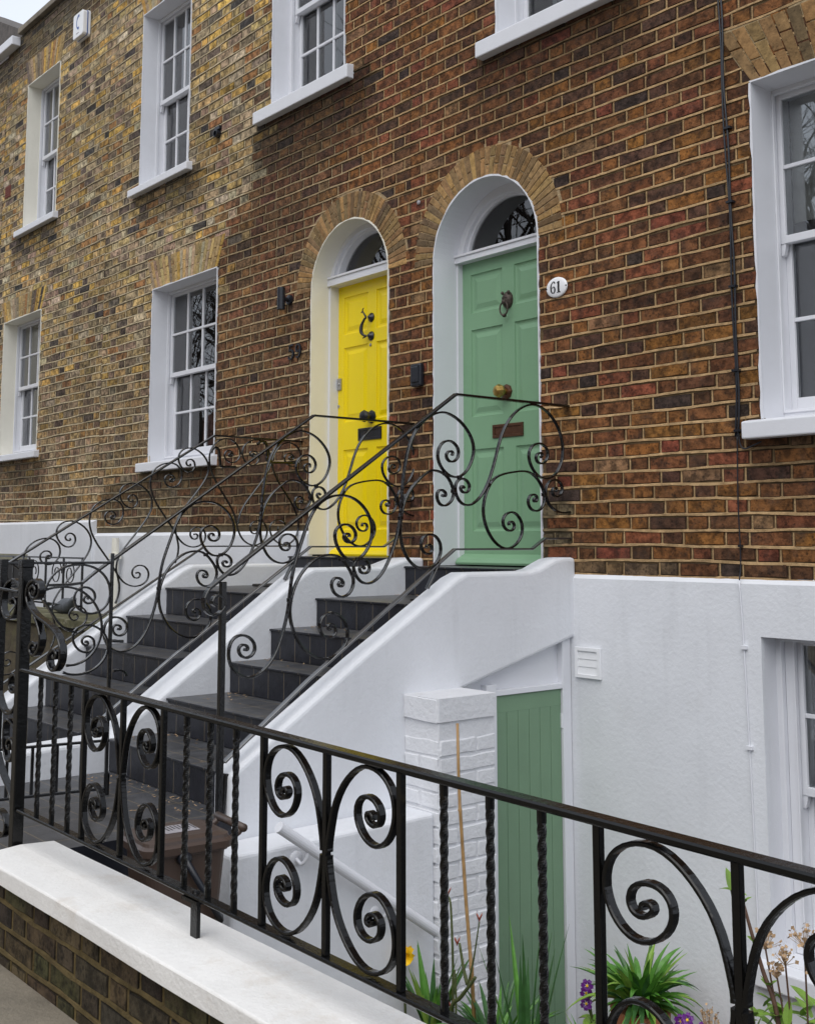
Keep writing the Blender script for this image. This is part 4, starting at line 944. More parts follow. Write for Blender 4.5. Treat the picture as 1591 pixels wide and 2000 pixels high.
# ------------------------------------------------------------------ wrought iron
CV=json.loads('''{"R1":[[[-0.844,0.474],[-0.85,0.484],[-0.866,0.486],[-0.877,0.47],[-0.859,0.449],[-0.829,0.444],[-0.806,0.461],[-0.798,0.489],[-0.821,0.519],[-0.858,0.53],[-0.892,0.516],[-0.907,0.491],[-0.911,0.464],[-0.9,0.426],[-0.874,0.394],[-0.837,0.378],[-0.791,0.382],[-0.745,0.407],[-0.699,0.453],[-0.667,0.499],[-0.631,0.574],[-0.602,0.654],[-0.577,0.735],[-0.544,0.806],[-0.494,0.873],[-0.445,0.917],[-0.386,0.951],[-0.336,0.966],[-0.285,0.972],[-0.226,0.96],[-0.166,0.931],[-0.106,0.876],[-0.064,0.806],[-0.048,0.729],[-0.059,0.656],[-0.095,0.595],[-0.14,0.558],[-0.192,0.544],[-0.243,0.548],[-0.285,0.57],[-0.318,0.604],[-0.342,0.649],[-0.345,0.69],[-0.319,0.732],[-0.273,0.752],[-0.222,0.749],[-0.183,0.722],[-0.176,0.68],[-0.198,0.644],[-0.233,0.628],[-0.267,0.632],[-0.287,0.658],[-0.282,0.681],[-0.252,0.699],[-0.227,0.693],[-0.227,0.677],[-0.242,0.668]],[[-0.3,0.432],[-0.31,0.425],[-0.303,0.412],[-0.288,0.409],[-0.271,0.427],[-0.279,0.448],[-0.308,0.458],[-0.337,0.449],[-0.354,0.422],[-0.351,0.388],[-0.322,0.362],[-0.281,0.354],[-0.242,0.372],[-0.22,0.402],[-0.213,0.438],[-0.219,0.472],[-0.243,0.513],[-0.268,0.541],[-0.301,0.566],[-0.343,0.582],[-0.393,0.586],[-0.459,0.575],[-0.539,0.565],[-0.596,0.547],[-0.631,0.523],[-0.659,0.491],[-0.679,0.454],[-0.699,0.403],[-0.706,0.353],[-0.697,0.297],[-0.67,0.242],[-0.632,0.192],[-0.577,0.156],[-0.53,0.144],[-0.482,0.152],[-0.433,0.181],[-0.403,0.221],[-0.394,0.267],[-0.41,0.312],[-0.446,0.346],[-0.486,0.355],[-0.527,0.344],[-0.555,0.316],[-0.556,0.282],[-0.536,0.254],[-0.5,0.24],[-0.468,0.252],[-0.459,0.277],[-0.471,0.297],[-0.495,0.301],[-0.512,0.291],[-0.505,0.277]],[[-0.004,0.358],[-0.057,0.349],[-0.11,0.357],[-0.161,0.38],[-0.195,0.414],[-0.209,0.455],[-0.205,0.496],[-0.183,0.529],[-0.14,0.549],[-0.097,0.544],[-0.066,0.518],[-0.059,0.483],[-0.081,0.453],[-0.116,0.44],[-0.146,0.451],[-0.157,0.48],[-0.143,0.499],[-0.117,0.5],[-0.106,0.487],[-0.12,0.476]],[[-1.522,0.052],[-1.527,0.063],[-1.545,0.066],[-1.557,0.055],[-1.552,0.035],[-1.524,0.023],[-1.495,0.034],[-1.485,0.059],[-1.502,0.089],[-1.534,0.105],[-1.566,0.103],[-1.591,0.085],[-1.595,0.06],[-1.578,0.015],[-1.546,-0.016],[-1.501,-0.027],[-1.455,-0.013],[-1.403,0.027],[-1.363,0.098],[-1.329,0.17],[-1.306,0.233],[-1.296,0.285],[-1.289,0.337],[-1.282,0.416],[-1.275,0.495],[-1.261,0.575],[-1.244,0.656],[-1.213,0.721],[-1.174,0.783],[-1.12,0.83],[-1.048,0.87],[-0.997,0.877],[-0.938,0.87],[-0.871,0.841],[-0.81,0.789],[-0.773,0.73],[-0.766,0.68],[-0.781,0.623],[-0.82,0.566],[-0.858,0.537],[-0.91,0.524],[-0.955,0.536],[-0.999,0.565],[-1.028,0.601],[-1.038,0.644],[-1.027,0.689],[-0.99,0.721],[-0.946,0.729],[-0.902,0.712],[-0.876,0.674],[-0.883,0.635],[-0.917,0.609],[-0.947,0.608],[-0.973,0.628],[-0.976,0.65],[-0.958,0.669],[-0.933,0.671],[-0.92,0.66],[-0.93,0.647]],[[-1.003,0.431],[-0.992,0.422],[-0.974,0.427],[-0.974,0.446],[-0.999,0.462],[-1.028,0.46],[-1.044,0.438],[-1.039,0.401],[-1.014,0.374],[-0.978,0.372],[-0.941,0.392],[-0.92,0.425],[-0.918,0.455],[-0.933,0.49],[-0.955,0.522],[-0.977,0.541],[-1.006,0.552],[-1.042,0.562],[-1.085,0.561],[-1.1,0.552],[-1.164,0.515],[-1.22,0.46],[-1.261,0.406],[-1.275,0.358],[-1.285,0.311],[-1.294,0.259],[-1.292,0.207],[-1.275,0.149],[-1.241,0.092],[-1.193,0.055],[-1.137,0.041],[-1.08,0.048],[-1.037,0.079],[-1.008,0.127],[-1.012,0.181],[-1.044,0.218],[-1.087,0.229],[-1.129,0.221],[-1.154,0.191],[-1.154,0.154],[-1.13,0.123],[-1.094,0.117],[-1.069,0.138],[-1.073,0.165],[-1.098,0.176],[-1.119,0.168],[-1.114,0.154]],[[-2.214,-0.303],[-2.203,-0.31],[-2.191,-0.3],[-2.2,-0.284],[-2.223,-0.278],[-2.244,-0.285],[-2.249,-0.308],[-2.232,-0.334],[-2.205,-0.345],[-2.172,-0.336],[-2.154,-0.309],[-2.157,-0.277],[-2.185,-0.247],[-2.224,-0.234],[-2.261,-0.239],[-2.288,-0.26],[-2.299,-0.301],[-2.297,-0.346],[-2.28,-0.383],[-2.247,-0.415],[-2.203,-0.432],[-2.165,-0.43],[-2.127,-0.417],[-2.083,-0.383],[-2.049,-0.343],[-2.022,-0.284],[-2.0,-0.224],[-1.983,-0.163],[-1.972,-0.106],[-1.967,-0.05],[-1.96,0.013],[-1.946,0.07],[-1.929,0.118],[-1.909,0.171],[-1.871,0.278],[-1.836,0.338],[-1.791,0.383],[-1.732,0.41],[-1.67,0.416],[-1.613,0.41],[-1.561,0.389],[-1.509,0.344],[-1.476,0.288],[-1.469,0.227],[-1.489,0.166],[-1.528,0.115],[-1.572,0.093],[-1.617,0.091],[-1.655,0.111],[-1.693,0.156],[-1.712,0.21],[-1.706,0.245],[-1.675,0.268],[-1.637,0.276],[-1.599,0.261],[-1.573,0.231],[-1.576,0.196],[-1.605,0.176],[-1.637,0.181],[-1.655,0.203],[-1.653,0.221],[-1.631,0.23],[-1.613,0.22],[-1.619,0.208]],[[-1.674,-0.01],[-1.688,-0.018],[-1.68,-0.034],[-1.66,-0.034],[-1.648,-0.018],[-1.66,0.004],[-1.692,0.015],[-1.719,0.008],[-1.731,-0.021],[-1.716,-0.061],[-1.678,-0.087],[-1.635,-0.083],[-1.603,-0.059],[-1.588,-0.02],[-1.591,0.01],[-1.604,0.035],[-1.636,0.076],[-1.667,0.106],[-1.699,0.121],[-1.748,0.125],[-1.797,0.117],[-1.851,0.088],[-1.898,0.045],[-1.933,-0.003],[-1.95,-0.05],[-1.964,-0.088],[-1.971,-0.145],[-1.96,-0.202],[-1.935,-0.26],[-1.894,-0.319],[-1.834,-0.361],[-1.774,-0.378],[-1.713,-0.373],[-1.664,-0.347],[-1.627,-0.3],[-1.618,-0.252],[-1.64,-0.197],[-1.684,-0.16],[-1.733,-0.15],[-1.776,-0.167],[-1.797,-0.204],[-1.793,-0.243],[-1.769,-0.274],[-1.732,-0.28],[-1.702,-0.267],[-1.689,-0.238],[-1.708,-0.213],[-1.736,-0.206],[-1.752,-0.217],[-1.746,-0.235],[-1.729,-0.236]]],"R1c":[[-0.293,0.567],[-0.221,0.455],[-0.663,0.495],[-0.98,0.546],[-0.922,0.455],[-0.877,0.531],[-1.29,0.306],[-1.594,0.03],[-1.667,0.101],[-1.566,0.1],[-1.968,-0.088]],"R3t":[[-0.976,0.74],[-0.964,0.733],[-0.976,0.72],[-1.003,0.727],[-1.012,0.751],[-0.994,0.774],[-0.964,0.779],[-0.934,0.757],[-0.93,0.718],[-0.954,0.684],[-0.992,0.675],[-1.036,0.699],[-1.066,0.742],[-1.075,0.784],[-1.059,0.826],[-1.02,0.852],[-0.969,0.859],[-0.914,0.846],[-0.861,0.809],[-0.829,0.762],[-0.821,0.726],[-0.824,0.683],[-0.84,0.64],[-0.88,0.584],[-0.933,0.516],[-0.999,0.443],[-1.045,0.383],[-1.077,0.329],[-1.088,0.264],[-1.067,0.217],[-1.047,0.153],[-1.054,0.088],[-1.079,0.035]],"R3A":[[-1.121,0.617],[-1.107,0.624],[-1.114,0.633],[-1.134,0.626],[-1.138,0.61],[-1.117,0.6],[-1.096,0.616],[-1.095,0.64],[-1.115,0.66],[-1.148,0.66],[-1.174,0.643],[-1.18,0.61],[-1.159,0.575],[-1.116,0.562],[-1.07,0.575],[-1.039,0.621],[-1.035,0.663],[-1.05,0.704],[-1.08,0.733],[-1.127,0.744],[-1.18,0.737],[-1.225,0.715],[-1.264,0.686],[-1.285,0.636],[-1.288,0.577],[-1.272,0.513],[-1.237,0.447],[-1.163,0.357],[-1.095,0.276],[-1.064,0.214],[-1.019,0.164],[-0.951,0.139],[-0.883,0.149],[-0.84,0.185],[-0.825,0.236],[-0.859,0.287],[-0.914,0.298],[-0.961,0.274],[-0.97,0.23],[-0.942,0.195],[-0.905,0.2],[-0.892,0.229],[-0.913,0.246],[-0.933,0.237]],"R3per":[0.4444,0.2668],"R3f":[[[-0.643,0.821],[-0.632,0.815],[-0.622,0.827],[-0.643,0.839],[-0.664,0.823],[-0.65,0.802],[-0.622,0.807],[-0.613,0.837],[-0.644,0.858],[-0.681,0.852],[-0.699,0.82],[-0.683,0.782],[-0.642,0.758],[-0.597,0.764],[-0.56,0.801],[-0.55,0.84],[-0.566,0.885],[-0.608,0.928],[-0.668,0.947],[-0.727,0.937],[-0.784,0.892],[-0.813,0.846],[-0.822,0.782],[-0.809,0.7],[-0.764,0.626],[-0.689,0.52],[-0.628,0.445],[-0.593,0.376],[-0.577,0.325],[-0.565,0.261],[-0.533,0.204],[-0.48,0.166],[-0.427,0.153],[-0.366,0.166],[-0.32,0.204],[-0.299,0.263],[-0.322,0.315],[-0.361,0.344],[-0.415,0.346],[-0.46,0.32],[-0.467,0.275],[-0.444,0.243],[-0.405,0.236],[-0.387,0.266],[-0.403,0.288],[-0.42,0.28]],[[-0.442,0.829],[-0.45,0.82],[-0.461,0.835],[-0.441,0.851],[-0.422,0.833],[-0.439,0.808],[-0.473,0.818],[-0.481,0.85],[-0.447,0.868],[-0.401,0.854],[-0.381,0.816],[-0.4,0.769],[-0.438,0.748],[-0.483,0.752],[-0.53,0.789],[-0.546,0.84],[-0.532,0.893],[-0.487,0.931],[-0.426,0.954],[-0.372,0.944],[-0.332,0.923],[-0.304,0.872],[-0.283,0.807],[-0.262,0.709],[-0.209,0.619],[-0.129,0.535],[-0.071,0.457],[-0.038,0.384],[-0.021,0.318],[-0.028,0.251],[-0.068,0.185],[-0.123,0.159],[-0.179,0.159],[-0.242,0.185],[-0.29,0.25],[-0.291,0.308],[-0.26,0.341],[-0.205,0.358],[-0.158,0.343],[-0.133,0.303],[-0.153,0.261],[-0.196,0.257],[-0.224,0.276],[-0.208,0.296]],[[-0.105,0.829],[-0.092,0.817],[-0.081,0.837],[-0.109,0.845],[-0.129,0.821],[-0.108,0.802],[-0.075,0.811],[-0.069,0.837],[-0.101,0.863],[-0.149,0.86],[-0.169,0.826],[-0.156,0.786],[-0.116,0.755],[-0.059,0.757],[-0.019,0.799],[-0.004,0.854],[-0.029,0.906],[-0.078,0.941],[-0.143,0.944],[-0.198,0.928],[-0.253,0.862],[-0.275,0.788],[-0.305,0.721],[-0.343,0.647],[-0.434,0.553],[-0.516,0.46],[-0.556,0.383],[-0.569,0.312]]],"SP":[[[-2.264,-0.108],[-2.27,-0.099],[-2.279,-0.106],[-2.271,-0.118],[-2.256,-0.117],[-2.248,-0.1],[-2.264,-0.084],[-2.287,-0.092],[-2.289,-0.12],[-2.263,-0.14],[-2.232,-0.131],[-2.225,-0.098],[-2.244,-0.069],[-2.281,-0.057],[-2.316,-0.068],[-2.34,-0.095],[-2.349,-0.132],[-2.333,-0.17],[-2.314,-0.199],[-2.31,-0.236],[-2.324,-0.273]],[[-2.395,-0.203],[-2.401,-0.196],[-2.389,-0.191],[-2.377,-0.206],[-2.391,-0.22],[-2.411,-0.214],[-2.417,-0.193],[-2.402,-0.178],[-2.375,-0.183],[-2.364,-0.206],[-2.375,-0.234],[-2.405,-0.235],[-2.43,-0.218],[-2.437,-0.185],[-2.423,-0.158],[-2.388,-0.15],[-2.348,-0.16],[-2.322,-0.189]]],"GP":[[[1.012,0.003],[0.999,-0.009],[1.02,-0.016],[1.042,-0.001],[1.025,0.021],[0.992,0.023],[0.97,0.006],[0.981,-0.022],[1.022,-0.034],[1.068,-0.019],[1.077,0.013],[1.054,0.038],[1.006,0.047],[0.959,0.032],[0.94,-0.004],[0.949,-0.04],[0.984,-0.068],[1.044,-0.094],[1.126,-0.108],[1.19,-0.124],[1.246,-0.151],[1.279,-0.186],[1.283,-0.228],[1.256,-0.264],[1.219,-0.279],[1.18,-0.273],[1.161,-0.247],[1.168,-0.222],[1.197,-0.201],[1.231,-0.2],[1.25,-0.215],[1.236,-0.233],[1.209,-0.232],[1.21,-0.223]],[[1.027,-0.091],[1.071,-0.127],[1.099,-0.164],[1.087,-0.205],[1.049,-0.237],[1.01,-0.24],[0.991,-0.215],[0.998,-0.193],[1.03,-0.184],[1.06,-0.195],[1.054,-0.213],[1.031,-0.211]],[[0.807,-0.049],[0.793,-0.059],[0.772,-0.05],[0.79,-0.033],[0.832,-0.029],[0.858,-0.053],[0.84,-0.091],[0.799,-0.116],[0.745,-0.119],[0.706,-0.097],[0.692,-0.053],[0.705,-0.002],[0.747,0.03],[0.808,0.045],[0.859,0.03],[0.886,-0.006]],[[0.847,-0.366],[0.874,-0.36],[0.878,-0.376],[0.845,-0.394],[0.812,-0.389],[0.796,-0.355],[0.819,-0.324],[0.86,-0.313],[0.89,-0.336],[0.903,-0.38],[0.894,-0.421],[0.844,-0.468],[0.789,-0.481],[0.739,-0.463],[0.701,-0.424],[0.671,-0.374]],[[0.837,-0.582],[0.848,-0.598],[0.817,-0.609],[0.796,-0.591],[0.816,-0.561],[0.857,-0.556],[0.875,-0.588],[0.87,-0.629],[0.836,-0.654],[0.797,-0.646],[0.769,-0.609],[0.777,-0.545],[0.763,-0.505],[0.799,-0.49],[0.856,-0.501],[0.886,-0.525]],[[0.7,-0.635],[0.735,-0.683],[0.786,-0.72],[0.836,-0.746],[0.871,-0.774],[0.88,-0.816]],[[0.714,-0.845],[0.761,-0.837],[0.81,-0.849],[0.837,-0.885],[0.818,-0.922],[0.773,-0.941],[0.734,-0.934]]],"FP":[[0.03,-0.514],[0.046,-0.492],[0.087,-0.448],[0.158,-0.411],[0.278,-0.371],[0.415,-0.341],[0.555,-0.327],[0.68,-0.326],[0.823,-0.34],[0.918,-0.36],[0.981,-0.393],[0.986,-0.428],[0.95,-0.464],[0.874,-0.492],[0.776,-0.509],[0.681,-0.512],[0.573,-0.503],[0.482,-0.483],[0.423,-0.452],[0.433,-0.423],[0.503,-0.402],[0.596,-0.397],[0.69,-0.401],[0.768,-0.416],[0.79,-0.439],[0.765,-0.458],[0.7,-0.467],[0.623,-0.461],[0.574,-0.448],[0.59,-0.435],[0.643,-0.434],[0.687,-0.442],[0.678,-0.45]],"GL":[[[0.314,-0.041],[0.299,0.004],[0.267,0.041],[0.226,0.066],[0.172,0.076],[0.117,0.073],[0.065,0.056],[0.025,0.021],[-0.0,-0.026],[-0.006,-0.077],[0.007,-0.123],[0.041,-0.156],[0.083,-0.169],[0.13,-0.162],[0.165,-0.132],[0.179,-0.094],[0.172,-0.056],[0.147,-0.036],[0.113,-0.032],[0.079,-0.05],[0.065,-0.084],[0.081,-0.113],[0.111,-0.12],[0.13,-0.105],[0.129,-0.082],[0.112,-0.075],[0.102,-0.087],[0.111,-0.095]],[[0.314,-0.045],[0.273,-0.033],[0.231,-0.031],[0.185,-0.035],[0.143,-0.049],[0.103,-0.079],[0.072,-0.113],[0.045,-0.16],[0.033,-0.215],[0.033,-0.261],[0.045,-0.307],[0.073,-0.36],[0.118,-0.395],[0.164,-0.409],[0.202,-0.407]],[[0.111,-0.304],[0.117,-0.294],[0.103,-0.294],[0.095,-0.309],[0.108,-0.32],[0.128,-0.311],[0.135,-0.29],[0.123,-0.272],[0.097,-0.268],[0.071,-0.285],[0.064,-0.314],[0.078,-0.343],[0.107,-0.354],[0.141,-0.344],[0.167,-0.314],[0.181,-0.276],[0.17,-0.239],[0.141,-0.22],[0.103,-0.213],[0.056,-0.227],[0.021,-0.258],[-0.002,-0.3],[-0.002,-0.355],[0.025,-0.4],[0.066,-0.435],[0.121,-0.457],[0.184,-0.453],[0.217,-0.439]],[[0.32,-0.09],[0.294,-0.128],[0.268,-0.17],[0.253,-0.199],[0.225,-0.225],[0.191,-0.247],[0.157,-0.252]],[[-0.094,-0.473],[-0.089,-0.452],[-0.063,-0.438],[-0.028,-0.444]]]}''')
def on_x(X): return lambda p:(X,p[0],p[1])
NX=(1,0,0); NY=(0,1,0)
def scroll(parent,pts,T,nrm,w_,th,mat,name='scroll',sm=1):
    q=crom(smooth_pts([list(p)+[0] for p in pts],sm),5)
    m=MB(); m.ribbon([T((v.x,v.y)) for v in q],nrm,w_,th,hammered=.06); return m.build(name,mat,parent,smooth=False)
def bar(parent,name,pts,nrm,w_,th,mat):
    m=MB()
    P=[Vector(p) for p in pts]
    m.ribbon(P,nrm,w_,th,ends=False); return m.build(name,mat,parent)
def dens(pts,step=.25):
    o=[]
    for a,b in zip(pts[:-1],pts[1:]):
        n=max(1,int(math.dist(a,b)/step)); o+=[tuple(lerp(a[k],b[k],i/n) for k in range(len(a))) for i in range(n)]
    # rounded corners come from the chamfered section; keep the vertices
    return o+[pts[-1]]
def collar(mb,X,y,z,s=.011): mb.box(X-.012,X+.012,y-s,y+s,z-s*.9,z+s*.9)
M['rail_sheen']=material('brightened_glossy_iron',(.02,.021,.024),.33,spec=1.0,bump=.0012,bscale=140,var=.5,vscale=30,coat=1.0)  # bottom-rail iron lightened and glossed up to strengthen its sky highlight
def stair_rail(X,dy,dz,label,newel,curl,lower):
    root=empty('stair_railing',(X,-1.2,FLOOR),label,'railing','wrought iron stair railings')
    T=lambda p:(X,p[0]+dy,p[1]+dz)
    toppts=[(0,.981),(-.903,.978),(-2.36,.009)]
    if curl: toppts+=[(-2.405,-.022)]
    bar(root,'handrail',[T(p) for p in toppts],NX,.034,.014,M['iron'])
    if curl:
        # end curl: sized about 10 cm
        cpts=[(-2.36,.008),(-2.405,-.025),(-2.430,-.075),(-2.415,-.125),(-2.365,-.140),(-2.325,-.105),(-2.335,-.065),(-2.372,-.058),(-2.388,-.085),(-2.368,-.10)]
        scroll(root,cpts,T,NX,.030,.012,M['iron'],'handrail_curl',0)
    else:
        bar(root,'handrail_level_end',[(X,-2.296,.019),(X,-2.37,-.038),(X,-2.44,-.046),(X,-3.25,-.05)],NX,.030,.014,M['iron'])
    bot=[(0,.205),(-.22,.205),(-.326,.145),(-.917,.146),(-1.862,-.469),(-2.31,-.790)]
    bar(root,'bottom_rail',[T(p) for p in bot],NX,.030,.011,M['rail_sheen'])
    for c in CV['R1']: scroll(root,c,T,NX,.021,.0105,M['iron'])
    for y,z in CV['R1c']:
        mc=MB(); collar(mc,X,y+dy,z+dz); mc.build('collar',M['iron'],root,bevel=.003)
    m=MB(); a=T((-1.03,.075)); b=T((-1.11,-.055)); m.ribbon([a,b],NX,.030,.012,ends=False); m.build('bracket',M['iron'],root)
    if newel:
        m=MB(); m.box(X-.0135,X+.0135,-2.346,-2.319,-1.033,.005); m.build('newel_post',M['iron'],root,bevel=.003)
        m=MB(); m.ribbon([T((-2.30,-.84)),T((-2.31,-.93)),T((-2.32,-1.03))],NX,.03,.02,ends=False); m.build('foot',M['iron'],root)
    return root
stair_rail(.703,0,0,'black scrolled railing nearest the camera, crossing the green door',True,True,True)
stair_rail(-.703,.061,.008,'black scrolled railing on the dividing wall, crossing the yellow door',False,False,True)
# far railing
CROOKS=[[(-0.803, 0.83), (-0.793, 0.855), (-0.772, 0.87), (-0.747, 0.861), (-0.734, 0.827), (-0.728, 0.772), (-0.716, 0.733), (-0.659, 0.732), (-0.595, 0.733)], [(-0.406, 0.913), (-0.379, 0.934), (-0.348, 0.936), (-0.324, 0.911), (-0.319, 0.838), (-0.307, 0.786), (-0.172, 0.784), (-0.06, 0.787)]]
X3=-2.037; r3=empty('stair_railing',(X3,-1.2,FLOOR),'farthest black railing with paired small scrolls, left of the yellow door','railing','wrought iron stair railings')
T3=on_x(X3)
bar(r3,'handrail',[T3(p) for p in [(0,.955),(-.777,.957),(-2.90,-.335)]],NX,.032,.013,M['iron'])
bar(r3,'bottom_rail',[T3(p) for p in [(0,.152),(-.84,.152),(-2.75,-.99)]],NX,.028,.010,M['iron'])
for c in CV['R3f']: scroll(r3,c,T3,NX,.018,.0085,M['iron'])
py,pzz=CV['R3per']
for k in range(4):
    for c in (CV['R3t'],CV['R3A']):
        scroll(r3,[(a-py*k,b-pzz*k) for a,b in c],T3,NX,.018,.0085,M['iron'])
m=MB(); m.box(X3-.02,X3+.02,-2.86,-2.82,-1.0,-.30); m.build('newel_post',M['iron'],r3)
for pts in CROOKS: scroll(r3,pts,T3,NX,.022,.016,M['iron'],'hooked_arm',0)
# dividing wall small scrolls near the gate
# open gate leaf
GA=Vector((-.0677,-2.5118,0)); GDv=Vector((-.1602,-.9871,0)); GN=Vector((-GDv.y,GDv.x,0))
gate=empty('garden_gate',(GA.x,GA.y,FLOOR),'open black iron gate leaf with large scrolls, standing on the tiled path','gate')
TG=lambda p: tuple(GA+GDv*p[0]+Vector((0,0,p[1])))
bar(gate,'stile',[TG((-.008,.128)),TG((-.008,-1.0))],GN,.020,.016,M['iron'])
bar(gate,'stile',[TG((.80,.10)),TG((.80,-1.0))],GN,.026,.026,M['iron'])
bar(gate,'rail',[TG((-.01,.082)),TG((.8,.085))],GN,.020,.012,M['iron'])
bar(gate,'rail',[TG((.0,-.775)),TG((.8,-.775))],GN,.018,.012,M['iron'])
bar(gate,'rail',[TG((.0,-1.0)),TG((.8,-1.0))],GN,.020,.014,M['iron'])
for i in range(1,7): bar(gate,'bar',[TG((.115*i,-.775)),TG((.115*i,-1.0))],GN,.014,.014,M['iron'])
for c in CV['GL']: scroll(gate,c,TG,GN,.018,.010,M['iron'])
m=MB(); m.tube([TG((-.02,-.30)),TG((-.075,-.305))],.008,8); m.build('latch',M['iron'],gate); m=MB(); m.tube([TG((-.012,-.93)),TG((-.012,-1.03))],.014,8); m.build('drop_bolt',M['iron'],gate)

# front railing on the coping (plane y=-3.33)
YF=-3.33
fr=empty('front_railing',(2.5,YF,-.93),'long black front railing with twisted bars and scroll panels above the white coping','railing')
def tz(x): return lerp(-.297,-.338,(x-.97)/2.8)
bar(fr,'top_rail',[(.93,YF,tz(.93)),(5.2,YF,tz(5.2))],NY,.040,.016,M['irond'])
bar(fr,'bottom_rail',[(.95,YF,-.808),(5.2,YF,-.832)],NY,.036,.012,M['irond'])
def bz(x): return lerp(-.808,-.832,(x-.95)/4.25)
def twisted(x):
    m=MB(); n=90; s=.0088; vs=[]; z0=bz(x)+.006; z1=tz(x)-.008
    for i in range(n+1):
        t=i/n; a=0 if t<.06 or t>.94 else (t-.06)/.88*math.pi*2*3.1
        for k in range(8):
            an=a+math.pi/4+k*math.pi/4; q_=s*(1.12 if k%2==0 else .93); vs.append((x+q_*math.cos(an),YF+q_*math.sin(an),lerp(z0,z1,t)))
    fs=[(i*8+k,i*8+(k+1)%8,(i+1)*8+(k+1)%8,(i+1)*8+k) for i in range(n) for k in range(8)]; m.idx(vs,fs); return m.build('twisted_bar',M['irond'],fr)
def plain(x,wd=.017): 
    m=MB(); m.box(x-wd/2,x+wd/2,YF-wd/2,YF+wd/2,bz(x)+.006,tz(x)-.008); m.build('plain_bar',M['irond'],fr,bevel=.002)
for x in (1.093,1.227,1.358): twisted(x)
for x in (2.173,2.309,2.447): twisted(x)
for x in (3.303,3.447,3.594): twisted(x)
for x in (4.46,4.60,4.745): twisted(x)
for xo,xc,xe in ((1.475,1.761,2.032),(2.587,2.871,3.157),(3.740,4.044,4.335),(4.89,5.17,None)):
    for x in (xo,xc,xe):
        if x: plain(x)
    for side in (-1,1):
        xx=xo if side<0 else xe
        if xx is None: continue
        wdt=abs(xc-xx); zt_=tz(xc)-.008; zb_=bz(xc)+.006; zm_=(zt_+zb_)/2; hh=(zt_-zb_)/2
        for flip in (1,-1):
            pts=[]
            for u,z in [(.0,-.56),(.004,-.54)]+CV['FP']:
                v=(z+.565)/(-.322+.565)
                uu=.035+u*.925
                pts.append((xc+side*wdt*uu, zm_+flip*hh*v*.985))
            scroll(fr,pts,lambda p:(p[0],YF,p[1]),NY,.022,.0100,M['irond'],'scroll')
m=MB(); m.box(2.226,2.262,YF-.006,YF+.006,-.932,bz(2.24)-.006); m.box(2.20,2.285,YF-.022,YF+.022,bz(2.24)-.016,bz(2.24)-.0065); m.lathe((2.245,YF,bz(2.24)+.006),(0,0,1),[(.012,0),(.010,.006),(.003,.009)],10); m.build('leg',M['irond'],fr)
# gate posts with heavy scrolls
gp=empty('gate_post',(.94,YF,FLOOR),'heavy black iron gate post with large scrolls at the end of the front railing','gate post')
m=MB(); m.box(.888,.930,YF-.021,YF+.021,-1.3,.105); m.build('post',M['irond'],gp,bevel=.004)
m=MB(); m.box(.885,.933,YF-.024,YF+.024,.085,.118); m.build('cap',M['irond'],gp,bevel=.004)
for c in CV['GP'][:2]: scroll(gp,c,lambda p:(p[0],YF,p[1]),NY,.030,.012,M['iron'],'scroll')
g2=empty('gate_post',(.68,YF,FLOOR),'black iron scroll frame and second post at the left edge of the picture','gate post')
m=MB(); m.box(.665,.693,YF-.014,YF+.014,-1.3,.115); m.build('post',M['irond'],g2,bevel=.003)
bar(g2,'cross_bar',[(.69,YF,.0),(.875,YF,-.008)],NY,.035,.012,M['irond'])
for c in CV['GP'][2:]: scroll(g2,c,lambda p:(p[0],YF,p[1]),NY,.028,.011,M['iron'],'scroll')

# ------------------------------------------------------------------ food waste bin
bn=empty('food_waste_bin',(1.2,-2.85,-1.33),'small brown lidded food waste bin with a black locking handle behind the railing','bin')
BX,BY=1.13,-2.78; ang=R(-6)
def TB(x,y,z): x*=.87; y*=.87; return (BX+x*math.cos(ang)-y*math.sin(ang),BY+x*math.sin(ang)+y*math.cos(ang),-1.335+z)
def rr_ring(hx,hy,z,r_,n=5):
    o=[]
    for (sx,sy,a0) in ((1,1,0),(-1,1,90),(-1,-1,180),(1,-1,270)):
        for k in range(n): a=R(a0+90*k/(n-1)); o.append(TB(sx*(hx-r_)+r_*math.cos(a),sy*(hy-r_)+r_*math.sin(a),z))
    return o
def loft(m,rings,cap0=True,cap1=True):
    n=len(rings[0]); vs=[p for r_ in rings for p in r_]
    fs=[(i*n+k,i*n+(k+1)%n,(i+1)*n+(k+1)%n,(i+1)*n+k) for i in range(len(rings)-1) for k in range(n)]
    if cap0: fs.append(tuple(range(n))[::-1])
    if cap1: fs.append(tuple(range((len(rings)-1)*n,len(rings)*n)))
    m.idx(vs,fs)
m=MB(); loft(m,[rr_ring(.125,.155,0,.04),rr_ring(.15,.185,.34,.045),rr_ring(.162,.197,.342,.05),rr_ring(.162,.197,.36,.05)]); m.build('body',M['bin'],bn,smooth=False)
m=MB(); loft(m,[rr_ring(.175,.212,.352,.055),rr_ring(.178,.215,.378,.055),rr_ring(.165,.20,.388,.05),rr_ring(.162,.197,.400,.05),rr_ring(.13,.165,.408,.04)]); lid=m.build('lid',M['bin'],bn,smooth=False)
m=MB(); 
q=[TB(-.07,-.07,.4088),TB(.06,-.07,.4088),TB(.06,.09,.4088),TB(-.07,.09,.4088)]; q2=[(a,b,c+.0012) for a,b,c in q]; m.idx(q+q2,[(4,5,6,7),(0,1,5,4),(1,2,6,5),(2,3,7,6),(3,0,4,7)])
st_=m.build('sticker',M['sticker'],lid)
m=MB()
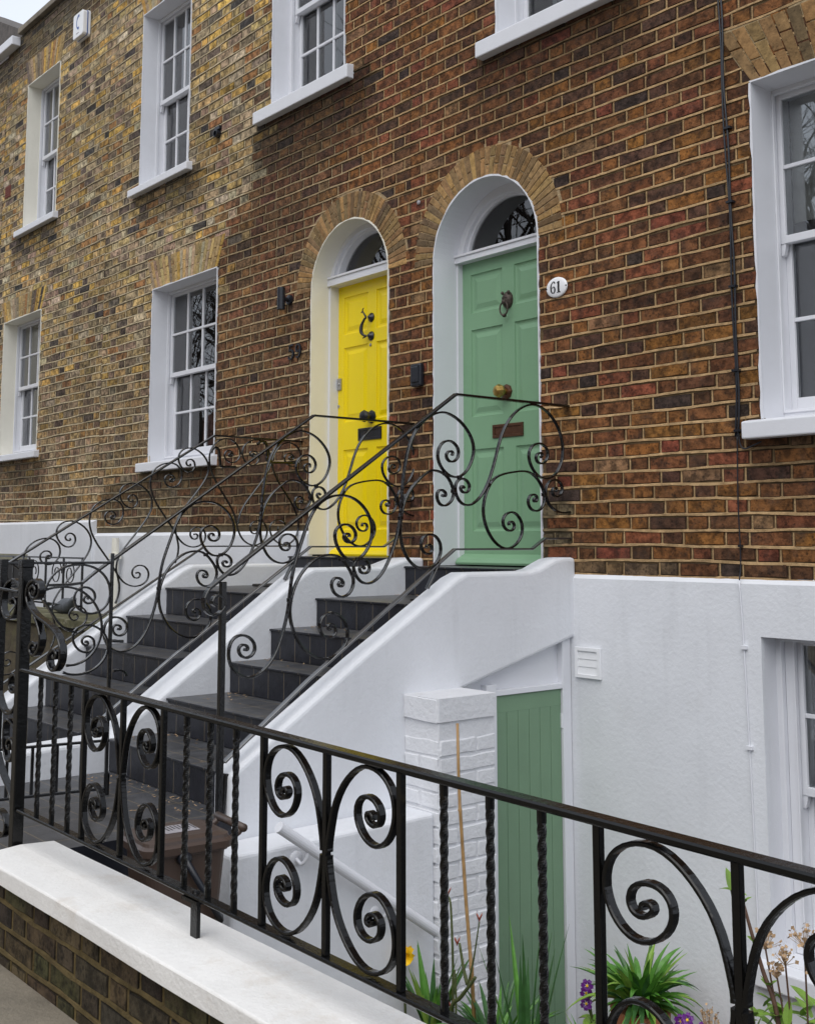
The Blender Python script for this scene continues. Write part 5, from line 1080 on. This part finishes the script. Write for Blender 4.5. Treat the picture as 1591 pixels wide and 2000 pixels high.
for i in range(9):
    y=lerp(-.06,.078,i/8); L_=rnd.uniform(.06,.105); q=[TB(-.062,y,.4102),TB(-.062+L_,y,.4102),TB(-.062+L_,y+.007,.4102),TB(-.062,y+.007,.4102)]; m.face(q)
m.build('sticker_print',M['ink'],lid)
m=MB(); m.tube([TB(-.12,.19,.36),TB(-.12,.25,.39),TB(-.12,.265,.405)],.013,8); m.tube([TB(.12,.19,.36),TB(.12,.25,.39),TB(.12,.265,.405)],.013,8); m.tube([TB(-.14,.265,.408),TB(.145,.265,.408)],.016,12); m.build('rear_handle',M['bin'],bn,smooth=True)
m=MB(); m.lathe(TB(.15,-.03,.335),Vector(TB(1,0,0))-Vector(TB(0,0,0)),[(.028,0),(.026,.03),(.01,.036)],16); m.tube([TB(.178,-.03,.335),TB(.185,.12,.12),TB(.182,.14,.09)],.013,10); m.tube([TB(.182,.14,.09),TB(.05,.2,.08)],.012,8); m.build('locking_handle',M['plastic'],bn,smooth=True)

# ------------------------------------------------------------------ plants
def blade(mb,base,dirv,L_,wd,droop,n=9,m=0,twist=0.0,fold=.25):
    b=Vector(base); d=Vector(dirv).normalized(); side=d.cross(Vector((0,0,1)))
    if side.length<.05: side=Vector((rnd.uniform(-1,1),rnd.uniform(-1,1),0))
    side.normalize(); side=(side+Vector((0,0,twist))).normalized(); p=b.copy(); rows=[]
    for i in range(n+1):
        t=i/n; w_=wd*min(1,.45+t*2.2)*(1-t**4.5)*(1 if t<.6 else 1-.25*(t-.6)/.4); w_=max(w_,wd*.04)
        nn=side.cross(d).normalized()
        rows.append((p-side*w_/2+nn*w_*fold,p.copy(),p+side*w_/2+nn*w_*fold))
        d=(d+Vector((0,0,-droop/n))).normalized(); p=p+d*L_/n
    for i in range(n):
        for k in range(2): mb.face([rows[i][k],rows[i][k+1],rows[i+1][k+1],rows[i+1][k]],m)
def clump(name,base,n,L_,wd,spread,droop,mats,label,cat,parent=None,up=1.0,seed=1,group=None):
    rs=random.Random(seed); m=MB()
    for i in range(n):
        a=rs.uniform(0,2*math.pi); s=spread*math.sqrt(rs.random()); l=L_*rs.uniform(.6,1.1)
        bb=(base[0]+.03*math.cos(a)*rs.random(),base[1]+.03*math.sin(a)*rs.random(),base[2])
        blade(m,bb,(s*math.cos(a),s*math.sin(a),up),l,wd*rs.uniform(.7,1.1),droop*rs.uniform(.4,1.3),m=rs.randrange(len(mats)),twist=rs.uniform(-.4,.4))
    o=m.build(name,mats,parent,smooth=True)
    if label: tag(o,label,cat,group)
    return o
# raised bed against the area wall
m=MB(); m.box(1.20,2.12,-.78,-.42,-2.6,-2.22); tag(m.build('trough',M['terra']),'low terracotta trough holding the purple primroses by the white wall','planter')
m=MB(); m.box(.98,2.2,-1.75,-1.05,-2.6,-2.12); tag(m.build('planting_bed',M['soil']),kind='structure')
# pot with strap leaved plant
pot=empty('potted_plant',(2.05,-.55,-2.08),'strap leaved green plant in a terracotta pot against the white wall','potted plant')
m=MB(); PX,PY,PZ=1.50,-.45,-2.03
m.lathe((PX,PY,PZ-.30),(0,0,1),[(.085,0),(.125,.23),(.14,.235),(.145,.29),(.13,.29),(.122,.25),(.0,.25)],28); 
pot.location=(PX,PY,PZ-.3)
m.build('pot',M['terra'],pot,smooth=False)
clump('leaves',(PX,PY,PZ-.04),130,.37,.042,.80,1.6,[M['leaf'],M['leafd'],M['leaf'],M['leafl']],None,None,pot,1.0,3)
m=MB(); m.box(PX-.2,PX+.2,PY-.2,PY+.2,-2.6,PZ-.3); tag(m.build('plinth_block',M['stone']),'grey stone block under the terracotta pot','plinth')
def flower(root,mbp,mbc,c,r,n,tilt,ph=0):
    c=Vector(c); ax=Vector(tilt).normalized(); u=ax.orthogonal().normalized(); v=ax.cross(u)
    for k in range(n):
        a=2*math.pi*k/n+ph; d=math.cos(a)*u+math.sin(a)*v; s=ax.cross(d)
        p=[c+d*r*.15,c+d*r*.6+s*r*.38+ax*r*.12,c+d*r+s*r*.22+ax*r*.05,c+d*r*.93,c+d*r-s*r*.22+ax*r*.05,c+d*r*.6-s*r*.38+ax*r*.12]
        mbp.face(p)
    mbc.lathe(c+ax*.001,ax,[(r*.2,0),(r*.18,r*.12),(r*.05,r*.15)],8)
def primrose(base,heads,label,seed):
    root=empty('primrose',base,label,'flower','purple primroses')
    rs=random.Random(seed); m=MB()
    for i in range(9):
        a=rs.uniform(0,6.28); blade(m,(base[0],base[1],base[2]),(math.cos(a),math.sin(a),.5),rs.uniform(.07,.12),.045,1.0,m=0)
    m.build('leaves',[M['leafl']],root,smooth=True)
    p=MB(); c=MB(); s=MB()
    for h in heads:
        flower(root,p,c,h,.032,6,(rs.uniform(.1,.7),-1,rs.uniform(0,.5)),rs.random()); s.tube([base,h],.004,5)
    p.build('petals',M['petalp'],root); c.build('flower_centres',M['petaly'],root); s.build('stems',M['gstem'],root)
primrose((1.33,-.6,-2.12),[(1.315,-.62,-1.955),(1.325,-.64,-2.03),(1.29,-.6,-2.00)],'purple primrose with yellow eyes left of the terracotta pot',4)
primrose((1.93,-.6,-2.05),[(1.90,-.62,-1.935),(1.98,-.62,-1.95),(1.85,-.6,-1.96)],'purple primrose right of the terracotta pot at the bottom edge',5)
cane=empty('garden_cane',(1.40,-1.45,-2.1),'tall thin bamboo cane leaning in front of the white brick pillar','cane')
m=MB(); pts=[(1.300,-1.45,-.634),(1.306,-1.45,-.85),(1.313,-1.45,-1.005),(1.314,-1.45,-1.013),(1.316,-1.45,-1.02),(1.35,-1.45,-1.4),(1.380,-1.45,-1.66),(1.382,-1.45,-1.67),(1.384,-1.45,-1.68),(1.41,-1.45,-2.1)]
m.tube(pts,[.0065,.007,.0075,.0105,.0078,.008,.0085,.0115,.0088,.009],10); m.build('cane',M['cane'],cane,smooth=True)
clump('leafy_plant',(1.17,-1.5,-2.02),30,.36,.036,.45,.5,[M['leaf'],M['leafd'],M['leafl']],'clump of upright glossy green leaves left of the bamboo cane','plant',seed=11)
clump('leafy_plant',(1.50,-1.42,-2.03),80,.34,.032,.80,1.1,[M['leaf'],M['leafd']],'dense low clump of green strap leaves at the foot of the bamboo cane','plant',seed=12)
clump('leafy_plant',(1.76,-1.5,-2.05),12,.66,.028,.30,.35,[M['leafd'],M['leafd'],M['leaf']],'tall narrow dark green blades in front of the green boarded door','plant',seed=13)
clump('leafy_plant',(1.86,-1.15,-2.1),40,.32,.03,.6,.8,[M['leaf'],M['leafl']],'short bright green tuft right of the tall blades','plant',seed=14)
# daffodil
df=empty('daffodil',(1.0,-1.5,-2.1),'single yellow daffodil behind the front railing','flower')
m=MB(); m.tube(crom([(1.0,-1.5,-2.1),(.985,-1.5,-1.85),(.975,-1.5,-1.75),(.985,-1.51,-1.705)],5),.006,6); m.build('stalk',M['gstem'],df,smooth=True)
p=MB(); c=MB(); flower(df,p,c,(1.0,-1.515,-1.70),.050,6,(.85,-.5,-.1)); p.build('petals',M['petaly'],df)
m=MB(); ax=Vector((.85,-.5,-.1)); m.lathe((1.0,-1.515,-1.70),ax,[(.014,0),(.018,.02),(.022,.038),(.031,.048),(.027,.046),(.016,.03),(.0,.01)],12); m.build('trumpet',material('daffodil_trumpet',(.95,.60,.008),.5),df)
# pruned rose
ro=empty('rose_bush',(1.32,-1.55,-2.1),'pruned thorny rose stems with red buds beside the bamboo cane','shrub')
m=MB()
for pts,r0 in (([(1.28,-1.5,-2.1),(1.30,-1.5,-1.86),(1.37,-1.5,-1.78),(1.44,-1.5,-1.70),(1.46,-1.5,-1.675)],.011),([(1.41,-1.5,-1.72),(1.385,-1.5,-1.66),(1.36,-1.5,-1.56)],.009),([(1.41,-1.5,-1.73),(1.45,-1.5,-1.6),(1.487,-1.5,-1.44)],.005),([(1.33,-1.5,-2.1),(1.335,-1.5,-1.8),(1.33,-1.5,-1.68)],.006),([(1.25,-1.45,-2.1),(1.262,-1.45,-1.75),(1.25,-1.45,-1.45),(1.23,-1.45,-1.40)],.007)):
    q=crom(pts,5); m.tube(q,[r0*(1-.45*i/len(q)) for i in range(len(q))],7)
    for i in range(2,len(q),3):
        s=rnd.choice((-1,1)); m.tube([q[i],q[i]+Vector((s*.014,-.004,.004))],[.003,.0005],4)
m.build('stems',M['gstem'],ro,smooth=True)
m=MB()
for t in ((1.487,-1.5,-1.44),(1.345,-1.5,-1.575),(1.232,-1.45,-1.40),(1.30,-1.5,-1.85)):
    for k in range(4):
        a=k*1.57; blade(m,t,(math.cos(a)*.5,math.sin(a)*.5,1),.04,.010,.2,n=4)
m.build('red_buds',material('red_bud',(.30,.06,.03),.5),ro,smooth=True)
# budding hydrangea on the right
hy=empty('hydrangea',(3.1,-1.7,-1.6),'budding hydrangea with dried pale flower heads at the lower right','shrub')
m=MB()
q=crom([(2.945,-1.7,-.985),(2.975,-1.7,-1.08),(3.01,-1.7,-1.18),(3.055,-1.7,-1.30),(3.09,-1.7,-1.6)],5); m.tube(q,[.005+.004*i/len(q) for i in range(len(q))],7)
for top_,bx in (((3.02,-1.7,-1.10),3.09),((3.09,-1.7,-1.12),3.10),((3.16,-1.7,-1.06),3.14),((3.07,-1.72,-1.16),3.08),((3.2,-1.7,-1.13),3.16)):
    m.tube(crom([(bx,-1.7,-1.6),((bx+top_[0])/2+.01,-1.7,-1.36),top_],5),.0032,5)
m.build('stems',M['stem'],hy,smooth=True)
m=MB(); dr=MB(); rs=random.Random(8)
for (cx_,cy_,cz_,r_) in ((3.02,-1.7,-1.09,.045),(3.09,-1.7,-1.12,.04),(3.16,-1.7,-1.05,.05),(3.07,-1.72,-1.16,.03),(3.2,-1.7,-1.13,.035)):
    for i in range(34):
        a=rs.uniform(0,6.28); b=rs.uniform(-.3,1.4); rad=r_*rs.uniform(.5,1.1)
        p=Vector((cx_+rad*math.cos(a)*math.cos(b),cy_+rad*math.sin(a)*math.cos(b),cz_+rad*math.sin(b)))
        dr.tube([(cx_,cy_,cz_-.02),p],[.0012,.0006],3,cap=False)
        u=Vector((rs.uniform(-1,1),rs.uniform(-1,1),rs.uniform(-1,1))).normalized(); v=u.orthogonal().normalized(); s=rs.uniform(.004,.009)
        dr.face([p-u*s,p-v*s,p+u*s,p+v*s])
dr.build('dried_flower_heads',M['dry'],hy)
def leaf_at(mb,p,d,L_,wd): blade(mb,p,d,L_,wd,.5,n=7,m=0,fold=.12)
for t in ((2.945,-1.7,-.985),(2.985,-1.7,-1.10),(3.03,-1.7,-1.22)):
    for k in range(3): a=k*2.1+1; leaf_at(m,t,(math.cos(a),math.sin(a)*.6,.8),.035,.022)
leaf_at(m,(2.90,-1.7,-.955),(-.2,0,1),.07,.045); leaf_at(m,(2.90,-1.7,-.955),(-.9,0,.1),.05,.025); leaf_at(m,(2.90,-1.7,-.955),(.9,0,.2),.06,.022)
m.build('leaf_buds',[M['leafl']],hy,smooth=True)
m=MB(); m.tube([(2.90,-1.7,-.955),(2.935,-1.7,-1.15),(3.0,-1.7,-1.5)],.003,5); m.build('thin_stem',M['gstem'],hy)
m=MB(); rs=random.Random(21)
for i in range(95):
    x=rs.uniform(2.93,3.40); z=-1.345+rs.uniform(-.10,.05)+.12*(x-3); leaf_at(m,(x,-1.62+rs.uniform(-.1,.1),z),(rs.uniform(-1,1),rs.uniform(-1,.3),rs.uniform(.2,1)),rs.uniform(.05,.10),rs.uniform(.03,.05))
m.build('leafy_plant',[M['leafl']],None,smooth=True); tag(bpy.context.scene.collection.objects[-1],'pale green leafy shrub filling the bottom right corner','plant')
m=MB(); dr=MB()
for i in range(50):
    a=rs.uniform(0,6.28); rad=.05*rs.random()**.5; p=Vector((2.30+rad*math.cos(a),-1.0,-1.72+.05*math.sin(a)*rs.random()+.02)); dr.tube([(2.30,-1.0,-1.9),p],[.0015,.0007],3,cap=False)
    u=Vector((rs.uniform(-1,1),rs.uniform(-1,1),rs.uniform(-1,1))).normalized(); v=u.orthogonal().normalized(); dr.face([p-u*.006,p-v*.006,p+u*.006,p+v*.006])
tag(dr.build('dried_seed_head',M['dry']),'small brown dried seed heads at the bottom edge near the purple flowers','plant')

# ------------------------------------------------------------------ left side: neighbour area
m=MB(); m.prism([(-1.55,-2.6),(-1.55,-.47),(-1.50,-.41),(-1.12,-.38),(-1.10,-.45),(-1.10,-2.6)],'x',-7.5,-2.13); m.box(-7.5,-2.135,-1.58,-1.08,-.43,-.372,1); tag(m.build('area_wall',[M['moss'],M['mosstop']],None),'mossy topped stone area wall left of the yellow door steps','wall')
nr=empty('area_railing',(-5.6,-.6,-.4),'thin black scrolled area railing on the left in front of the white plinth','railing')
for z in (.035,-.395): m=MB(); m.box(-8.0,-4.6,-.606,-.594,z-.008,z+.008); m.build('rail',M['iron'],nr)
for i in range(9): m=MB(); m.box(-7.9+i*.41-.008,-7.9+i*.41+.008,-.609,-.591,-.7,.036); m.build('bar',M['iron'],nr)
for i in range(4):
    for s in (-1,1):
        cx_=-7.5+i*.82; pts=[]
        for k in range(26):
            a=k/25*math.pi*3.2; r_=.125*(1-.75*k/25); pts.append((cx_+s*(.17-r_*math.cos(a)*1.0-.02),-.02+r_*math.sin(a)-.09))
        scroll(nr,pts,lambda p:(p[0],-.6,p[1]),NY,.012,.006,M['iron'],'scroll',0)
m=MB(); m.box(-8.6,-7.25,-.07,-.0605,-.02,.045); tag(m.build('window_lintel',M['olive']),'olive painted lintel board of the basement window at the far left','lintel')
m=MB(); m.box(-8.6,-7.32,-.066,-.0595,-.9,-.02); tag(m.build('basement_window',M['dark']),'dark basement window under the olive lintel at the far left','window')
m=MB(); m.tube([(-5.0,-.10,.22),(-5.0,-.10,-1.6)],.035,12); m.box(-5.05,-4.95,-.14,-.06,.02,.07); tag(m.build('drainpipe',M['cream']),'cream painted drainpipe on the white plinth at the left','pipe')
# pigeon on the mossy wall
pg=empty('pigeon',(-3.5,-1.3,-.38),'grey pigeon resting on the mossy wall with its tail to the left','bird')
m=MB(); bx_,by_,bz_=-3.36,-1.30,-.33
loftv=[]
secs=[(-.26,.004,.055,.01),(-.16,.012,.05,.02),(-.08,.045,.05,.035),(0,.06,.06,.05),(.07,.055,.055,.055),(.12,.03,.035,.085),(.14,.026,.028,.11),(.165,.015,.018,.118),(.195,.003,.003,.112)]
rings=[]
for (dx,hz,hy_,zc_) in secs: rings.append([(bx_+dx,by_+hy_*math.cos(2*math.pi*k/14),bz_-.02+zc_*.8+hz*math.sin(2*math.pi*k/14)) for k in range(14)])
loft(m,rings); m.build('body',M['feather'],pg,smooth=True)
for s in (-1,1):
    w2=MB()
    for k in range(6): blade(w2,(bx_+.03-k*.012,by_+s*.055,bz_+.03),(-1,s*(.12-.02*k),-.02*k),.26-.02*k,.03,.05,n=5)
    w2.build('wing',M['feather'],pg,smooth=True)
# neighbour roofs beyond the end of the terrace
nb=empty('neighbouring_house',(-11,1,-1.3),'lower neighbouring house with white gutter and brown roof at the far top left','house')
m=MB(); brick_field(m,-13.5,-8.625,.3,6.30,TF,[(-12.5,-11.5,.6,2.2)],[],seed=31,grid=.3); m.box(-13.5,-8.64,.01,.3,-2.6,6.3,1); m.build('brick_wall',[M['brick'],M['mortar']],nb)
m=MB(); m.box(-13.6,-8.225,-.12,-.006,6.31,6.425); m.build('white_gutter',M['paint'],nb,bevel=.01)
m=MB(); m.prism([(-.02,6.2),(3.0,8.0),(6,6.2)],'x',-13.6,-9.6); m.build('roof',M['slateroof'],nb)
m=MB(); m.prism([(-13,6.2),(-13,8.9),(-9.08,6.93),(-8.23,6.45),(-8.23,6.2)],'y',.32,1.5); m.build('gable',M['slateroof'],nb)
m=MB(); m.prism([(.32,6.45),(4.2,8.9),(8,6.45)],'x',-7.4,4.6); rf=m.build('roof',M['slateroof'],houses['59'])
m=MB(); m.prism([(.06,6.50),(.06,6.56),(2.6,8.45),(2.6,6.45)],'x',-7.95,-7.72); m.build('party_wall_upstand',M['slateroof'],houses['57'])

# ------------------------------------------------------------------ ground
def quad(x0,x1,y0,y1,z): m=MB(); m.face([(x0,y0,z),(x1,y0,z),(x1,y1,z),(x0,y1,z)]); return m
tag(quad(-60,60,-300,14,-2.604).build('ground',M['asphalt']),kind='structure')
m=MB(); m.box(-60,.954,-12.6,-3.302,-2.6,-1.30); m.box(.954,60,-12.6,-3.43,-2.6,-1.30); tag(m.build('pavement',M['pave']),kind='structure')
m=MB(); m.box(-60,60,-17,-12.6,-2.6,-1.42); tag(m.build('road',M['asphalt']),kind='structure')
m=MB(); m.box(-60,60,-40,-17,-2.6,-1.30); tag(m.build('far_pavement',M['pave']),kind='structure')
m=MB(); m.box(-8,-2.12,-3.3,-1.6,-2.6,-1.1); tag(m.build('front_court',M['stone']),kind='structure')

# bare street trees across the road (seen reflected in the windows)
def tree(x,y,h,seed,label):
    rs=random.Random(seed); root=empty('bare_tree',(x,y,-1.3),label,'tree','bare trees across the road')
    m=MB(); br=MB(); cnt=[0]
    def grow(p,d,L_,r_,lev,mb):
        pts=[p]; dd=d.copy(); q=p.copy(); n=4
        for i in range(n):
            dd=(dd+Vector((rs.uniform(-.22,.22),rs.uniform(-.22,.22),rs.uniform(-.05,.16)))).normalized(); q=q+dd*L_/n; pts.append(q.copy())
        mb.tube(pts,[r_*(1-.4*i/n) for i in range(n+1)],6 if lev<2 else (4 if lev<4 else 3),cap=False)
        if lev>=6 or r_<.003: return
        for k in range(4 if lev in(1,2) else 3):
            i=rs.choice((2,3,4)) if k else 4
            a=Vector((rs.uniform(-1,1),rs.uniform(-1,1),rs.uniform(-.3,.7))).normalized()
            nd=(dd*.75+a*.75).normalized(); grow(pts[i],nd,L_*rs.uniform(.62,.86),r_*.56,lev+1,br)
    grow(Vector((x,y,-1.35)),Vector((0,0,1)),h*.30,.24,0,m)
    m.build('trunk',M['bark'],root); br.build('crown',M['bark'],root)
tree(-5.0,-11.3,13,1,'bare street tree opposite the large window'); tree(-11.0,-11.6,14,2,'bare street tree opposite the green door'); tree(-17.6,-11.4,14,3,'bare street tree opposite the yellow door'); tree(-24.5,-11.8,15,4,'bare street tree opposite the upper windows'); tree(-31.5,-11.6,15,5,'farthest bare street tree along the road')
op=empty('opposite_house',(-14,-30,-1.3),'plain brick houses on the far side of the road','house')
m=MB(); m.box(-60,30,-36,-30,-1.3,6.0); m.build('walls',material('far_brick',(.16,.10,.07),.9,var=.3,vscale=2),op)
m=MB(); m.prism([(-36.4,6),(-33,9),(-29.6,6)],'x',-60,30); m.build('roof',material('red_tiles',(.17,.075,.05),.9,var=.3,vscale=2),op)

# wind-blown litter in the corners of the steps and path
rs=random.Random(77); m=MB()
for i in range(170):
    if i<90:
        k=rs.randrange(5); y,z=GY[k+1]; x=-.594+rs.expovariate(9) if rs.random()<.6 else rs.uniform(-.55,.55); yy=GY[k][0]-rs.expovariate(30)-.004 if rs.random()<.6 else rs.uniform(y+.02,GY[k][0]-.01)
        if yy<y+.005: yy=y+.01
    else:
        x=rs.uniform(-.56,.6); yy=-2.24-rs.expovariate(7); z=FLOOR
    if x>.57: continue
    a=rs.uniform(0,6.28); L_=rs.uniform(.005,.016); w_=rs.uniform(.002,.006); c_,s_=math.cos(a),math.sin(a)
    P=[(-L_,0),(0,-w_),(L_,0),(0,w_)]; h=rs.uniform(.001,.006)
    m.face([(x+p*c_-q*s_,yy+p*s_+q*c_,z+.0015+(h if j==2 else 0)) for j,(p,q) in enumerate(P)])
tag(m.build('leaf_litter',M['dry']),'dry leaf crumbs lying in the corners of the black tiled steps','litter',kind='stuff')
